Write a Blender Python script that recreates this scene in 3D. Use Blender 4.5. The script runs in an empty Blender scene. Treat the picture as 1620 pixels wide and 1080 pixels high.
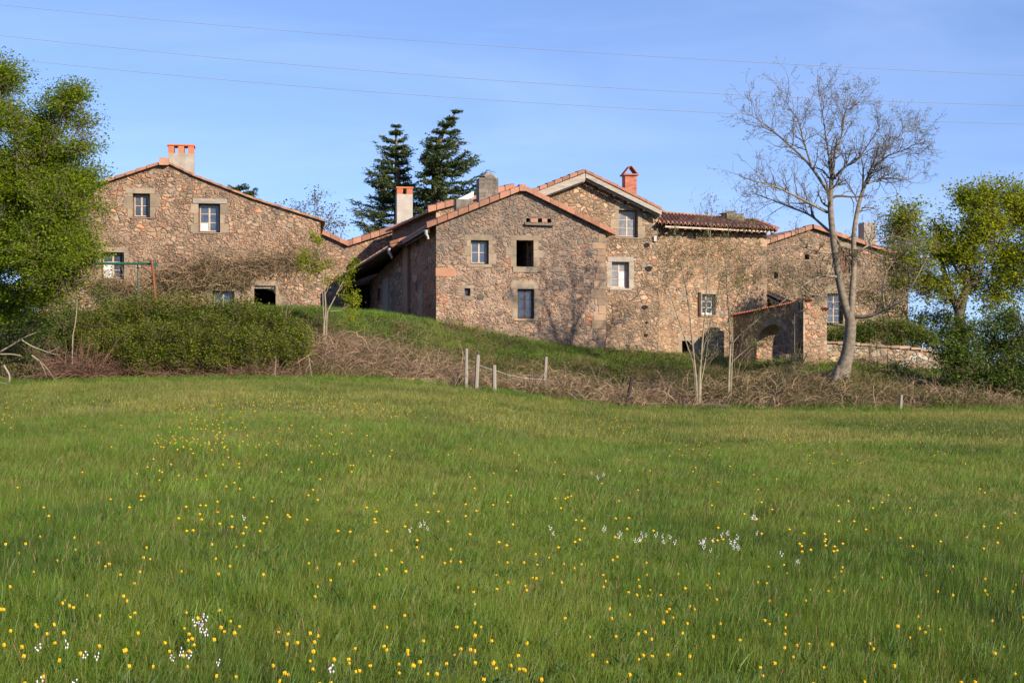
import bpy, bmesh, math, random
import numpy as np
from mathutils import Vector, Matrix, noise

R = math.radians
random.seed(7)
rng = np.random.default_rng(7)
SC = bpy.context.scene
COL = SC.collection

# ------------------------------------------------------------------ camera, sky, sun, exposure
F, HY, CZ = 2400.0, 570.0, 1.6          # focal length in photo pixels, horizon row, eye height
cam = bpy.data.cameras.new('camera')
cam.lens = 36 * F / 1620
cam.sensor_width = 36
cam.shift_y = (HY - 540) / 1620
cam.clip_start = 0.1
cam.clip_end = 6000
camo = bpy.data.objects.new('camera', cam)
camo.location = (0, 0, CZ)
camo.rotation_euler = (R(90), 0, 0)
COL.objects.link(camo)
SC.camera = camo

SUN_AZ, SUN_EL = R(44), R(25.5)            # sun behind the camera, to the right
sdir = Vector((math.sin(SUN_AZ) * math.cos(SUN_EL), -math.cos(SUN_AZ) * math.cos(SUN_EL), math.sin(SUN_EL)))
sl = bpy.data.lights.new('sun', 'SUN')
sl.energy = 5.0
sl.angle = R(0.53)
sl.color = (1.0, 0.84, 0.64)
so = bpy.data.objects.new('sun', sl)
so.rotation_euler = sdir.to_track_quat('Z', 'Y').to_euler()
so.location = (40, -30, 40)
COL.objects.link(so)

W = bpy.data.worlds.new('World')
SC.world = W
W.use_nodes = True
nt = W.node_tree
nt.nodes.clear()
wo = nt.nodes.new('ShaderNodeOutputWorld')
bg = nt.nodes.new('ShaderNodeBackground')
sky = nt.nodes.new('ShaderNodeTexSky')
sky.sky_type = 'NISHITA'
sky.sun_disc = False
sky.sun_elevation = SUN_EL
sky.sun_rotation = math.atan2(sdir.x, sdir.y)
sky.altitude = 300
sky.air_density = 1.0
sky.dust_density = 0.35
sky.ozone_density = 2.2
tc = nt.nodes.new('ShaderNodeTexCoord')
# look a little higher into the sky model near the horizon: the photograph's air is very clear
ad = nt.nodes.new('ShaderNodeVectorMath'); ad.operation = 'ADD'; ad.inputs[1].default_value = (0, 0, 0.095)
nm = nt.nodes.new('ShaderNodeVectorMath'); nm.operation = 'NORMALIZE'
nt.links.new(tc.outputs['Generated'], ad.inputs[0])
nt.links.new(ad.outputs[0], nm.inputs[0])
nt.links.new(nm.outputs[0], sky.inputs[0])
# faint cirrus veils
mp = nt.nodes.new('ShaderNodeMapping'); mp.inputs['Scale'].default_value = (2.0, 2.0, 11.0); mp.inputs['Rotation'].default_value = (0.05, 0.12, 0.3)
nz = nt.nodes.new('ShaderNodeTexNoise'); nz.inputs['Scale'].default_value = 1.6; nz.inputs['Detail'].default_value = 7; nz.inputs['Roughness'].default_value = 0.55
nz.inputs['Distortion'].default_value = 0.6
mr = nt.nodes.new('ShaderNodeMapRange'); mr.inputs[1].default_value = 0.42; mr.inputs[2].default_value = 0.78; mr.inputs[3].default_value = 0.0; mr.inputs[4].default_value = 0.17
nt.links.new(tc.outputs['Generated'], mp.inputs[0]); nt.links.new(mp.outputs[0], nz.inputs[0]); nt.links.new(nz.outputs[0], mr.inputs[0])
mx = nt.nodes.new('ShaderNodeMix'); mx.data_type = 'RGBA'
nt.links.new(mr.outputs[0], mx.inputs[0]); nt.links.new(sky.outputs[0], mx.inputs[6]); mx.inputs[7].default_value = (6.2, 6.9, 7.8, 1)
tn_ = nt.nodes.new('ShaderNodeMix'); tn_.data_type = 'RGBA'; tn_.blend_type = 'MULTIPLY'; tn_.inputs[0].default_value = 1; tn_.inputs[7].default_value = (0.84, 0.865, 1.07, 1)
nt.links.new(mx.outputs[2], tn_.inputs[6]); nt.links.new(tn_.outputs[2], bg.inputs[0])
bg.inputs[1].default_value = 0.118
nt.links.new(bg.outputs[0], wo.inputs[0])

vs = SC.view_settings
vs.view_transform = 'Standard'; vs.look = 'None'; vs.exposure = 0.72; vs.gamma = 1.0
vs.use_curve_mapping = False
cy = SC.cycles
cy.max_bounces = 5; cy.diffuse_bounces = 3; cy.glossy_bounces = 2; cy.transmission_bounces = 3
cy.transparent_max_bounces = 4; cy.volume_bounces = 0
cy.caustics_reflective = False; cy.caustics_refractive = False
SC.render.film_transparent = False


# ------------------------------------------------------------------ helpers
def P(px, py, Y):
    """a point of the place: photo pixel at a distance Y"""
    return Vector(((px - 810) / F * Y, Y, CZ + (HY - py) / F * Y))


def tag(o, label=None, cat=None, group=None, kind=None):
    if label: o['label'] = label
    if cat: o['category'] = cat
    if group: o['group'] = group
    if kind: o['kind'] = kind
    return o


def empty(name, loc, label, cat, group=None):
    o = bpy.data.objects.new(name, None)
    o.empty_display_size = 0.3
    o.location = loc
    COL.objects.link(o)
    return tag(o, label, cat, group)


def origin_of(o):
    v = Vector((0, 0, 0))
    while o:
        v += o.location
        o = o.parent
    return v


class MB:
    """collects faces (world coordinates, one tint per face) and links them as one mesh"""

    def __init__(s):
        s.v = []; s.f = []; s.t = []; s.n = 0

    def add(s, verts, faces, tint=0.5):
        verts = np.asarray(verts, dtype=np.float64).reshape(-1, 3)
        s.v.append(verts)
        faces = np.asarray(faces, dtype=np.int64)
        s.f.append(faces + s.n)
        if np.isscalar(tint): tint = np.full(len(faces), tint)
        s.t.append(np.asarray(tint, dtype=np.float64))
        s.n += len(verts)
        return s

    def hexa(s, c, tint=0.5):
        """c: 8 corners, bottom ring 0-3, top ring 4-7"""
        return s.add(c, [(0, 3, 2, 1), (4, 5, 6, 7), (0, 1, 5, 4), (1, 2, 6, 5), (2, 3, 7, 6), (3, 0, 4, 7)], tint)

    def box(s, o, x, y, z, tint=0.5):
        """o corner, x y z edge vectors"""
        o, x, y, z = map(Vector, (o, x, y, z))
        return s.hexa([o, o + x, o + x + y, o + y, o + z, o + x + z, o + x + y + z, o + y + z], tint)

    def tubes(s, Pt, Rd, sides=5, tint=None):
        """Pt [N,K,3], Rd [N,K]: N tubes"""
        Pt = np.asarray(Pt, float); Rd = np.asarray(Rd, float)
        if Pt.ndim == 2: Pt = Pt[None]; Rd = Rd[None]
        N, K, _ = Pt.shape
        T = np.gradient(Pt, axis=1)
        T /= np.linalg.norm(T, axis=2, keepdims=True) + 1e-9
        ref = np.where(np.abs(T[:, :1, 2:3]) > 0.8, np.array([1.0, 0.1, 0]), np.array([0.05, 0.1, 1.0]))
        A = np.cross(T, np.broadcast_to(ref, T.shape)); A /= np.linalg.norm(A, axis=2, keepdims=True) + 1e-9
        B = np.cross(T, A)
        ang = np.arange(sides) / sides * 2 * np.pi
        ring = (A[:, :, None, :] * np.cos(ang)[None, None, :, None] + B[:, :, None, :] * np.sin(ang)[None, None, :, None]) * Rd[:, :, None, None]
        V = (Pt[:, :, None, :] + ring).reshape(-1, 3)
        n = np.arange(N)[:, None, None] * K * sides
        k = np.arange(K - 1)[None, :, None] * sides
        j = np.arange(sides)[None, None, :]; j2 = (j + 1) % sides
        a = n + k + j; b = n + k + j2; c = n + k + sides + j2; d = n + k + sides + j
        Fc = np.stack([a, b, c, d], -1).reshape(-1, 4)
        if tint is None: tint = rng.random(N)
        tint = np.repeat(np.asarray(tint).reshape(N), (K - 1) * sides)
        return s.add(V, Fc, tint)

    def leaves(s, C, size, up=0.5, elong=1.7, tint=None, dirn=None):
        """C [N,3] leaf centres: little pointed quads"""
        C = np.asarray(C, float); N = len(C)
        if N == 0: return s
        nrm = rng.normal(size=(N, 3)); nrm /= np.linalg.norm(nrm, axis=1, keepdims=True)
        nrm[:, 2] = np.abs(nrm[:, 2]) + up; nrm /= np.linalg.norm(nrm, axis=1, keepdims=True)
        d = rng.normal(size=(N, 3)) if dirn is None else dirn + rng.normal(size=(N, 3)) * 0.5
        d -= nrm * (d * nrm).sum(1, keepdims=True); d /= np.linalg.norm(d, axis=1, keepdims=True) + 1e-9
        e = np.cross(nrm, d)
        L = (size * (0.65 + 0.7 * rng.random(N)))[:, None]
        Wd = L / elong
        V = np.stack([C - d * L * .5, C + e * Wd * .5 + d * L * .05 - nrm * L * .06, C + d * L * .5, C - e * Wd * .5 + d * L * .05 - nrm * L * .06], 1).reshape(-1, 3)
        Fc = np.arange(N * 4).reshape(N, 4)
        if tint is None: tint = rng.random(N)
        return s.add(V, Fc, tint)

    def build(s, name, mat, parent=None, smooth=False):
        me = bpy.data.meshes.new(name)
        V = np.concatenate(s.v) if s.v else np.zeros((0, 3))
        if parent: V = V - np.array(origin_of(parent))
        loops = []; starts = []; totals = []; tints = []; pos = 0
        for Fc, tt in zip(s.f, s.t):
            if len(Fc) == 0: continue
            k = Fc.shape[1]
            loops.append(Fc.reshape(-1)); starts.append(pos + np.arange(len(Fc)) * k); totals.append(np.full(len(Fc), k)); tints.append(tt)
            pos += Fc.size
        me.vertices.add(len(V)); me.vertices.foreach_set('co', V.astype(np.float32).reshape(-1))
        if loops:
            L = np.concatenate(loops); S = np.concatenate(starts); T = np.concatenate(tints)
            me.loops.add(len(L)); me.loops.foreach_set('vertex_index', L.astype(np.int32))
            me.polygons.add(len(S)); me.polygons.foreach_set('loop_start', S.astype(np.int32))
            me.update(calc_edges=True)
            at = me.attributes.new('tint', 'FLOAT', 'FACE'); at.data.foreach_set('value', T.astype(np.float32))
            me.polygons.foreach_set('use_smooth', np.full(len(S), bool(smooth)))
        me.validate()
        me.materials.append(mat)
        o = bpy.data.objects.new(name, me)
        COL.objects.link(o)
        if parent: o.parent = parent
        return o


# ------------------------------------------------------------------ materials
def new_mat(name):
    m = bpy.data.materials.new(name); m.use_nodes = True
    n = m.node_tree; n.nodes.clear()
    out = n.nodes.new('ShaderNodeOutputMaterial')
    b = n.nodes.new('ShaderNodeBsdfPrincipled')
    n.links.new(b.outputs[0], out.inputs[0])
    b.inputs['Roughness'].default_value = 0.9
    b.inputs['Specular IOR Level'].default_value = 0.25
    return m, n, b


def N(n, t, **kw):
    x = n.nodes.new('ShaderNode' + t)
    for k, v in kw.items(): setattr(x, k, v)
    return x


def noisetex(n, vec, scale, detail=5, rough=0.6, dist=0.0):
    t = N(n, 'TexNoise'); t.inputs['Scale'].default_value = scale; t.inputs['Detail'].default_value = detail
    t.inputs['Roughness'].default_value = rough; t.inputs['Distortion'].default_value = dist
    if vec: n.links.new(vec, t.inputs['Vector'])
    return t.outputs['Fac']


def ramp(n, fac, stops, mode='LINEAR'):
    r = N(n, 'ValToRGB'); cr = r.color_ramp; cr.interpolation = mode
    while len(cr.elements) < len(stops): cr.elements.new(0.5)
    for e, (p, c) in zip(cr.elements, stops):
        e.position = p; e.color = (*c, 1) if len(c) == 3 else c
    n.links.new(fac, r.inputs[0])
    return r.outputs[0]


def mrange(n, v, a, b, c=0.0, d=1.0):
    m = N(n, 'MapRange'); m.inputs[1].default_value = a; m.inputs[2].default_value = b; m.inputs[3].default_value = c; m.inputs[4].default_value = d
    n.links.new(v, m.inputs[0]); return m.outputs[0]


def mixc(n, fac, a, b, mode='MIX'):
    m = N(n, 'Mix', data_type='RGBA', blend_type=mode)
    for i, v in ((0, fac), (6, a), (7, b)):
        if isinstance(v, (int, float)): m.inputs[i].default_value = v
        elif isinstance(v, tuple): m.inputs[i].default_value = (*v, 1)
        else: n.links.new(v, m.inputs[i])
    return m.outputs[2]


def mathn(n, op, a, b=None):
    m = N(n, 'Math', operation=op)
    for i, v in ((0, a), (1, b)):
        if v is None: continue
        if isinstance(v, (int, float)): m.inputs[i].default_value = v
        else: n.links.new(v, m.inputs[i])
    return m.outputs[0]


def position(n):
    return N(n, 'NewGeometry').outputs['Position']


def bump(n, b, h, strength=0.5, dist=0.03):
    x = N(n, 'Bump'); x.inputs['Strength'].default_value = strength; x.inputs['Distance'].default_value = dist
    n.links.new(h, x.inputs['Height']); n.links.new(x.outputs[0], b.inputs['Normal'])


def stone_wall(name, cols, mortar, scale=3.4, mw=0.055, zs=1.45, grime=(0.13, 0.115, 0.1), gr=0.5, seed=0.0, bs=0.85, upgrime=None, ys=1.0):
    m, n, b = new_mat(name)
    pos = position(n)
    mpn = N(n, 'Mapping'); mpn.inputs['Scale'].default_value = (1, ys, zs); mpn.inputs['Location'].default_value = (seed, seed * .7, seed * .3)
    n.links.new(pos, mpn.inputs[0])
    nn = N(n, 'TexNoise'); nn.inputs['Scale'].default_value = 2.2; nn.inputs['Detail'].default_value = 3
    n.links.new(mpn.outputs[0], nn.inputs['Vector'])
    sub = N(n, 'VectorMath', operation='SUBTRACT'); n.links.new(nn.outputs['Color'], sub.inputs[0]); sub.inputs[1].default_value = (.5, .5, .5)
    sc = N(n, 'VectorMath', operation='SCALE'); n.links.new(sub.outputs[0], sc.inputs[0]); sc.inputs['Scale'].default_value = 0.32
    add = N(n, 'VectorMath', operation='ADD'); n.links.new(mpn.outputs[0], add.inputs[0]); n.links.new(sc.outputs[0], add.inputs[1])
    n3 = N(n, 'TexNoise'); n3.inputs['Scale'].default_value = 7.5; n3.inputs['Detail'].default_value = 3
    n.links.new(mpn.outputs[0], n3.inputs['Vector'])
    s3 = N(n, 'VectorMath', operation='SUBTRACT'); n.links.new(n3.outputs['Color'], s3.inputs[0]); s3.inputs[1].default_value = (.5, .5, .5)
    s4 = N(n, 'VectorMath', operation='SCALE'); n.links.new(s3.outputs[0], s4.inputs[0]); s4.inputs['Scale'].default_value = 0.16
    ad2 = N(n, 'VectorMath', operation='ADD'); n.links.new(add.outputs[0], ad2.inputs[0]); n.links.new(s4.outputs[0], ad2.inputs[1])
    vec = ad2.outputs[0]
    # two sizes of stone; a broad noise decides which
    sel = mrange(n, noisetex(n, pos, 0.9, 2), 0.46, 0.54)

    def vor(s):
        v1 = N(n, 'TexVoronoi', feature='F1'); v1.inputs['Scale'].default_value = s; n.links.new(vec, v1.inputs['Vector'])
        v2 = N(n, 'TexVoronoi', feature='DISTANCE_TO_EDGE'); v2.inputs['Scale'].default_value = s; n.links.new(vec, v2.inputs['Vector'])
        dd = mathn(n, 'MULTIPLY', v2.outputs['Distance'], 3.4 / s)
        return v1.outputs['Color'], dd
    ca, da = vor(scale * 0.85); cb, db = vor(scale * 1.75)
    cc = mixc(n, sel, ca, cb)
    de = N(n, 'Mix', data_type='FLOAT'); n.links.new(sel, de.inputs[0]); n.links.new(da, de.inputs[2]); n.links.new(db, de.inputs[3])
    de = de.outputs[0]
    sp = N(n, 'SeparateColor'); n.links.new(cc, sp.inputs[0])
    r1, r2, r3 = sp.outputs[0], sp.outputs[1], sp.outputs[2]
    k = len(cols)
    base = ramp(n, r1, [(i / k + 0.001, c) for i, c in enumerate(cols)], 'CONSTANT')
    br = mrange(n, r2, 0, 1, 0.6, 1.35)
    base = mixc(n, 1.0, base, mathn(n, 'MULTIPLY', br, 1.0), 'MULTIPLY')
    fine = noisetex(n, pos, 14, 6, 0.7)
    base = mixc(n, 1.0, base, mrange(n, fine, 0.25, 0.75, 0.72, 1.28), 'MULTIPLY')
    edge_n = noisetex(n, pos, 6, 4)
    dm = mathn(n, 'ADD', de, mrange(n, edge_n, 0.3, 0.7, -0.035, 0.035))
    # how far the mortar is smeared over the stones varies over the wall
    smear = mrange(n, noisetex(n, pos, 0.55, 3), 0.35, 0.65, 0.0, mw * 0.7)
    dm = mathn(n, 'SUBTRACT', dm, smear)
    mm = mrange(n, dm, mw * 0.35, mw, 1.0, 0.0)
    # deep open joints here and there
    gap = mathn(n, 'MULTIPLY', mrange(n, dm, 0.0, 0.02, 1.0, 0.0), mrange(n, noisetex(n, pos, 1.7, 3), 0.50, 0.62))
    mort = mixc(n, 1.0, mortar, mrange(n, fine, 0.25, 0.75, 0.75, 1.2), 'MULTIPLY')
    c = mixc(n, mm, base, mort)
    c = mixc(n, mathn(n, 'MULTIPLY', gap, 0.75), c, (0.07, 0.055, 0.045))
    g = mrange(n, noisetex(n, pos, 0.42, 7, 0.62, 0.4), 0.46, 0.68, 0.0, gr)
    c = mixc(n, g, c, grime)
    g2 = mrange(n, noisetex(n, pos, 2.3, 6, 0.7), 0.6, 0.78, 0.0, gr * 0.9)
    c = mixc(n, g2, c, (0.27, 0.25, 0.21))
    if upgrime:
        z0, z1, amt = upgrime
        sx = N(n, 'SeparateXYZ'); n.links.new(pos, sx.inputs[0])
        zz = mathn(n, 'ADD', sx.outputs[2], mrange(n, noisetex(n, pos, 0.7, 5), 0.3, 0.7, -1.4, 1.4))
        c = mixc(n, mrange(n, zz, z0, z1, 0, amt), c, grime)
    n.links.new(c, b.inputs['Base Color'])
    hgt = mathn(n, 'ADD', mrange(n, dm, 0.0, 0.13, 0.0, 1.0), mathn(n, 'MULTIPLY', fine, 0.5))
    hgt = mathn(n, 'SUBTRACT', hgt, mathn(n, 'MULTIPLY', gap, 0.8))
    hgt = mathn(n, 'ADD', hgt, mathn(n, 'MULTIPLY', r3, 0.25))
    bump(n, b, hgt, bs, 0.06)
    return m


def plain(name, col, col2=None, scale=4, rough=0.85, bs=0.3, bd=0.01, tint=0.0, detail=6, stretch=(1, 1, 1), metal=0.0, spec=0.25):
    """a surface with two noise-mixed colours, optional per-face tint and bump"""
    m, n, b = new_mat(name)
    pos = position(n)
    mpn = N(n, 'Mapping'); mpn.inputs['Scale'].default_value = stretch; n.links.new(pos, mpn.inputs[0])
    f = noisetex(n, mpn.outputs[0], scale, detail, 0.65)
    c = mixc(n, mrange(n, f, 0.35, 0.65), col, col2 or tuple(x * 0.7 for x in col))
    if tint:
        a = N(n, 'Attribute', attribute_name='tint')
        c = mixc(n, 1.0, c, mrange(n, a.outputs['Fac'], 0, 1, 1 - tint, 1 + tint), 'MULTIPLY')
    n.links.new(c, b.inputs['Base Color'])
    b.inputs['Roughness'].default_value = rough; b.inputs['Metallic'].default_value = metal
    b.inputs['Specular IOR Level'].default_value = spec
    if bs: bump(n, b, f, bs, bd)
    return m


def leafmat(name, stops, patch=0.35, trans=0.35, rough=0.55, pscale=0.5, rnd=False):
    """foliage: colour by leaf tint and by a broad noise; lets light through"""
    m, n, b = new_mat(name)
    pos = position(n)
    a = N(n, 'Attribute', attribute_name='tint').outputs['Fac']
    f = noisetex(n, pos, pscale, 4)
    k = mathn(n, 'ADD', mathn(n, 'MULTIPLY', a, 1 - patch), mathn(n, 'MULTIPLY', mrange(n, f, 0.3, 0.7), patch))
    if rnd:
        oi = N(n, 'ObjectInfo').outputs['Random']
        k = mathn(n, 'ADD', mathn(n, 'MULTIPLY', k, 0.75), mathn(n, 'MULTIPLY', oi, 0.25))
    c = ramp(n, k, stops)
    n.links.new(c, b.inputs['Base Color'])
    b.inputs['Roughness'].default_value = rough
    b.inputs['Specular IOR Level'].default_value = 0.3
    tr = N(n, 'BsdfTranslucent'); n.links.new(mixc(n, 1.0, c, (1.5, 1.6, 0.7), 'MULTIPLY'), tr.inputs[0])
    ms = N(n, 'MixShader'); ms.inputs[0].default_value = trans
    out = [x for x in n.nodes if x.type == 'OUTPUT_MATERIAL'][0]
    n.links.new(b.outputs[0], ms.inputs[1]); n.links.new(tr.outputs[0], ms.inputs[2]); n.links.new(ms.outputs[0], out.inputs[0])
    return m


PINK, ORNG, TAN, GREY, DARK, BUFF, RED = (0.37, 0.235, 0.155), (0.41, 0.20, 0.115), (0.33, 0.235, 0.155), (0.25, 0.20, 0.155), (0.12, 0.105, 0.09), (0.38, 0.28, 0.185), (0.35, 0.155, 0.095)
M = {}
M['stone_left'] = stone_wall('rubble_brown', [TAN, GREY, PINK, TAN, ORNG, GREY, (0.30, 0.2, 0.13), PINK, TAN], (0.34, 0.235, 0.16), 4.7, 0.05, gr=0.4, seed=3.1, upgrime=(8.5, 11, 0.45))
M['stone_main'] = stone_wall('rubble_grey_pink', [PINK, GREY, TAN, GREY, ORNG, PINK, DARK, TAN, RED], (0.46, 0.32, 0.225), 3.9, 0.078, gr=0.5, seed=9.4, upgrime=(4.6, 7.6, 0.6))
M['stone_side_shaded'] = stone_wall('rubble_side_shaded', [PINK, GREY, TAN, RED, ORNG, PINK, DARK, TAN, RED], (0.30, 0.21, 0.15), 2.4, 0.09, gr=0.2, seed=2.4, ys=0.28, zs=1.2)  # mortar darkened: shade of the side walls is put into the colour
M['stone_upper'] = stone_wall('rubble_buff', [BUFF, TAN, PINK, BUFF, GREY, TAN, PINK], (0.27, 0.19, 0.12), 4.2, 0.05, gr=0.3, seed=5.0)
M['stone_right'] = stone_wall('rubble_orange', [PINK, BUFF, TAN, PINK, ORNG, BUFF, GREY], (0.37, 0.265, 0.17), 4.5, 0.052, gr=0.28, seed=1.7, bs=0.8)
M['stone_rear'] = stone_wall('rubble_mauve', [PINK, GREY, TAN, GREY, PINK, TAN, DARK], (0.33, 0.235, 0.16), 4.3, 0.06, gr=0.4, seed=12.0)
M['stone_dry'] = stone_wall('rubble_dry', [GREY, TAN, BUFF, GREY, PINK, (0.36, 0.34, 0.3)], (0.10, 0.085, 0.06), 2.4, 0.04, zs=1.7, gr=0.5, grime=(0.14, 0.13, 0.05), seed=7.7)
M['dressed'] = plain('dressed_stone', (0.31, 0.245, 0.17), (0.20, 0.165, 0.125), 2.0, bs=0.5, bd=0.02, tint=0.2)
M['dressed_pink'] = plain('dressed_granite_pink', (0.33, 0.22, 0.145), (0.22, 0.17, 0.125), 1.7, bs=0.5, bd=0.02, tint=0.25)
M['render_grey'] = plain('cement_render', (0.36, 0.33, 0.29), (0.25, 0.22, 0.18), 2.5, bs=0.3, tint=0.1)
M['render_pale'] = plain('pale_render', (0.42, 0.39, 0.34), (0.33, 0.30, 0.26), 2.5, bs=0.2)
M['stone_dark'] = plain('lichen_block', (0.2, 0.175, 0.145), (0.10, 0.09, 0.075), 5, bs=0.7, bd=0.03, tint=0.35)
M['tile'] = plain('clay_tile', (0.37, 0.17, 0.105), (0.24, 0.135, 0.10), 5, bs=0.3, tint=0.28)
M['tile_pale'] = plain('clay_tile_pale', (0.40, 0.21, 0.14), (0.31, 0.18, 0.13), 5, bs=0.3, tint=0.22)
M['tile_bright'] = plain('clay_tile_new', (0.50, 0.18, 0.09), (0.4, 0.14, 0.075), 6, bs=0.2, tint=0.15)
M['tile_old'] = plain('clay_tile_old', (0.38, 0.2, 0.125), (0.24, 0.145, 0.1), 4, bs=0.4, bd=0.02, tint=0.4)
M['brick'] = plain('red_brick', (0.40, 0.145, 0.095), (0.33, 0.12, 0.08), 9, bs=0.2, tint=0.25)
M['wood_grey'] = plain('weathered_wood', (0.36, 0.33, 0.285), (0.22, 0.19, 0.16), 3, bs=0.5, stretch=(0.6, 1, 5), tint=0.15)
M['wood_dark'] = plain('dark_wood', (0.055, 0.04, 0.03), (0.03, 0.022, 0.018), 4, bs=0.3)
M['wood_brown'] = plain('brown_shutter', (0.21, 0.115, 0.08), (0.15, 0.085, 0.06), 3, bs=0.4, stretch=(5, 5, 0.4))
M['frame_brown'] = plain('brown_window_paint', (0.13, 0.07, 0.045), (0.085, 0.045, 0.03), 6, rough=0.6)
M['frame_pale'] = plain('pale_window_paint', (0.5, 0.43, 0.35), (0.36, 0.29, 0.22), 6, rough=0.6)
M['frame_white'] = plain('white_window_paint', (0.68, 0.66, 0.62), (0.5, 0.47, 0.42), 6, rough=0.6)
M['curtain'] = plain('pale_curtain', (0.62, 0.64, 0.66), (0.5, 0.52, 0.55), 9, stretch=(4, 4, 0.3), rough=0.8, bs=0)
M['dark'] = plain('interior_shade_black', (0.02, 0.017, 0.015), (0.012, 0.01, 0.01), 3, bs=0)  # near-black colour carries the shade of interiors and holes
M['plastic_dark'] = plain('zinc_gutter', (0.12, 0.115, 0.11), (0.08, 0.075, 0.07), 5, rough=0.5, bs=0)
M['white_plastic'] = plain('white_plastic', (0.42, 0.42, 0.41), (0.35, 0.35, 0.34), 5, rough=0.5, bs=0)
M['blue_sheet'] = plain('bluish_sheeting', (0.5, 0.6, 0.72), (0.62, 0.68, 0.75), 3, rough=0.4, bs=0.2)
M['green_paint'] = plain('green_paint', (0.02, 0.12, 0.085), (0.03, 0.09, 0.06), 8, rough=0.45, bs=0)
M['rust'] = plain('rusty_steel', (0.22, 0.08, 0.04), (0.14, 0.055, 0.03), 9, bs=0.3)
M['post'] = plain('silvered_post', (0.27, 0.25, 0.21), (0.26, 0.23, 0.19), 6, bs=0.5, stretch=(4, 4, 0.6))
M['rope'] = plain('pale_rope', (0.42, 0.44, 0.42), (0.34, 0.34, 0.3), 6, bs=0)
M['cable'] = plain('cable', (0.25, 0.30, 0.38), (0.23, 0.28, 0.35), 1, bs=0)
M['bark_pale'] = plain('pale_bark', (0.25, 0.215, 0.165), (0.12, 0.1, 0.075), 5, bs=0.6, bd=0.02, stretch=(1, 1, 1.6), tint=0.15)
M['bark_dark'] = plain('dark_bark', (0.12, 0.095, 0.07), (0.07, 0.055, 0.04), 5, bs=0.6, tint=0.3)
M['twig'] = plain('twig_bark', (0.15, 0.115, 0.08), (0.1, 0.08, 0.055), 3, bs=0, tint=0.35)
M['sap'] = plain('sapling_bark', (0.28, 0.24, 0.165), (0.18, 0.15, 0.1), 5, bs=0, tint=0.2)
M['dead'] = plain('bleached_wood', (0.33, 0.28, 0.22), (0.24, 0.2, 0.16), 4, bs=0.3)
M['bramble'] = plain('dry_bramble', (0.30, 0.215, 0.14), (0.17, 0.115, 0.075), 0.9, bs=0, tint=0.6)
M['rusty_stems'] = plain('reddish_stems', (0.19, 0.105, 0.075), (0.12, 0.07, 0.05), 1.2, bs=0, tint=0.4)
M['bud'] = leafmat('bud_green', [(0, (0.12, 0.11, 0.05)), (1, (0.2, 0.2, 0.08))], trans=0.2)
M['leaf_spring'] = leafmat('spring_leaf', [(0, (0.11, 0.175, 0.01)), (0.5, (0.19, 0.26, 0.012)), (1, (0.28, 0.33, 0.02))], trans=0.55)
M['leaf_yellow'] = leafmat('yellow_green_leaf', [(0, (0.16, 0.2, 0.012)), (0.5, (0.25, 0.28, 0.018)), (1, (0.35, 0.35, 0.03))], trans=0.6)
M['leaf_deep'] = leafmat('deep_green_leaf', [(0, (0.045, 0.08, 0.01)), (0.5, (0.08, 0.135, 0.013)), (1, (0.14, 0.195, 0.02))], trans=0.3)
M['leaf_hedge'] = leafmat('hedge_leaf', [(0, (0.07, 0.085, 0.01)), (0.45, (0.12, 0.155, 0.011)), (0.8, (0.165, 0.205, 0.014)), (1, (0.2, 0.19, 0.03))], trans=0.3, patch=0.5, pscale=0.9)
M['leaf_olive'] = leafmat('olive_leaf', [(0, (0.09, 0.075, 0.03)), (0.5, (0.13, 0.14, 0.035)), (1, (0.19, 0.2, 0.05))], trans=0.3, patch=0.5, pscale=0.8)
M['leaf_ground'] = leafmat('ground_leaf', [(0, (0.12, 0.075, 0.04)), (0.35, (0.10, 0.09, 0.03)), (0.6, (0.08, 0.105, 0.02)), (1, (0.10, 0.15, 0.025))], trans=0.3, patch=0.6, pscale=0.45)
M['needle'] = leafmat('cedar_needles', [(0, (0.035, 0.065, 0.022)), (0.5, (0.075, 0.115, 0.034)), (1, (0.13, 0.17, 0.05))], trans=0.25)
M['dandelion'] = plain('dandelion_yellow', (0.72, 0.46, 0.015), (0.66, 0.36, 0.01), 30, bs=0, tint=0.15)
M['white_flower'] = plain('white_petals', (0.75, 0.74, 0.76), (0.65, 0.62, 0.68), 30, bs=0)
M['stem'] = plain('flower_stem', (0.14, 0.17, 0.05), (0.1, 0.13, 0.04), 5, bs=0)


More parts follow.
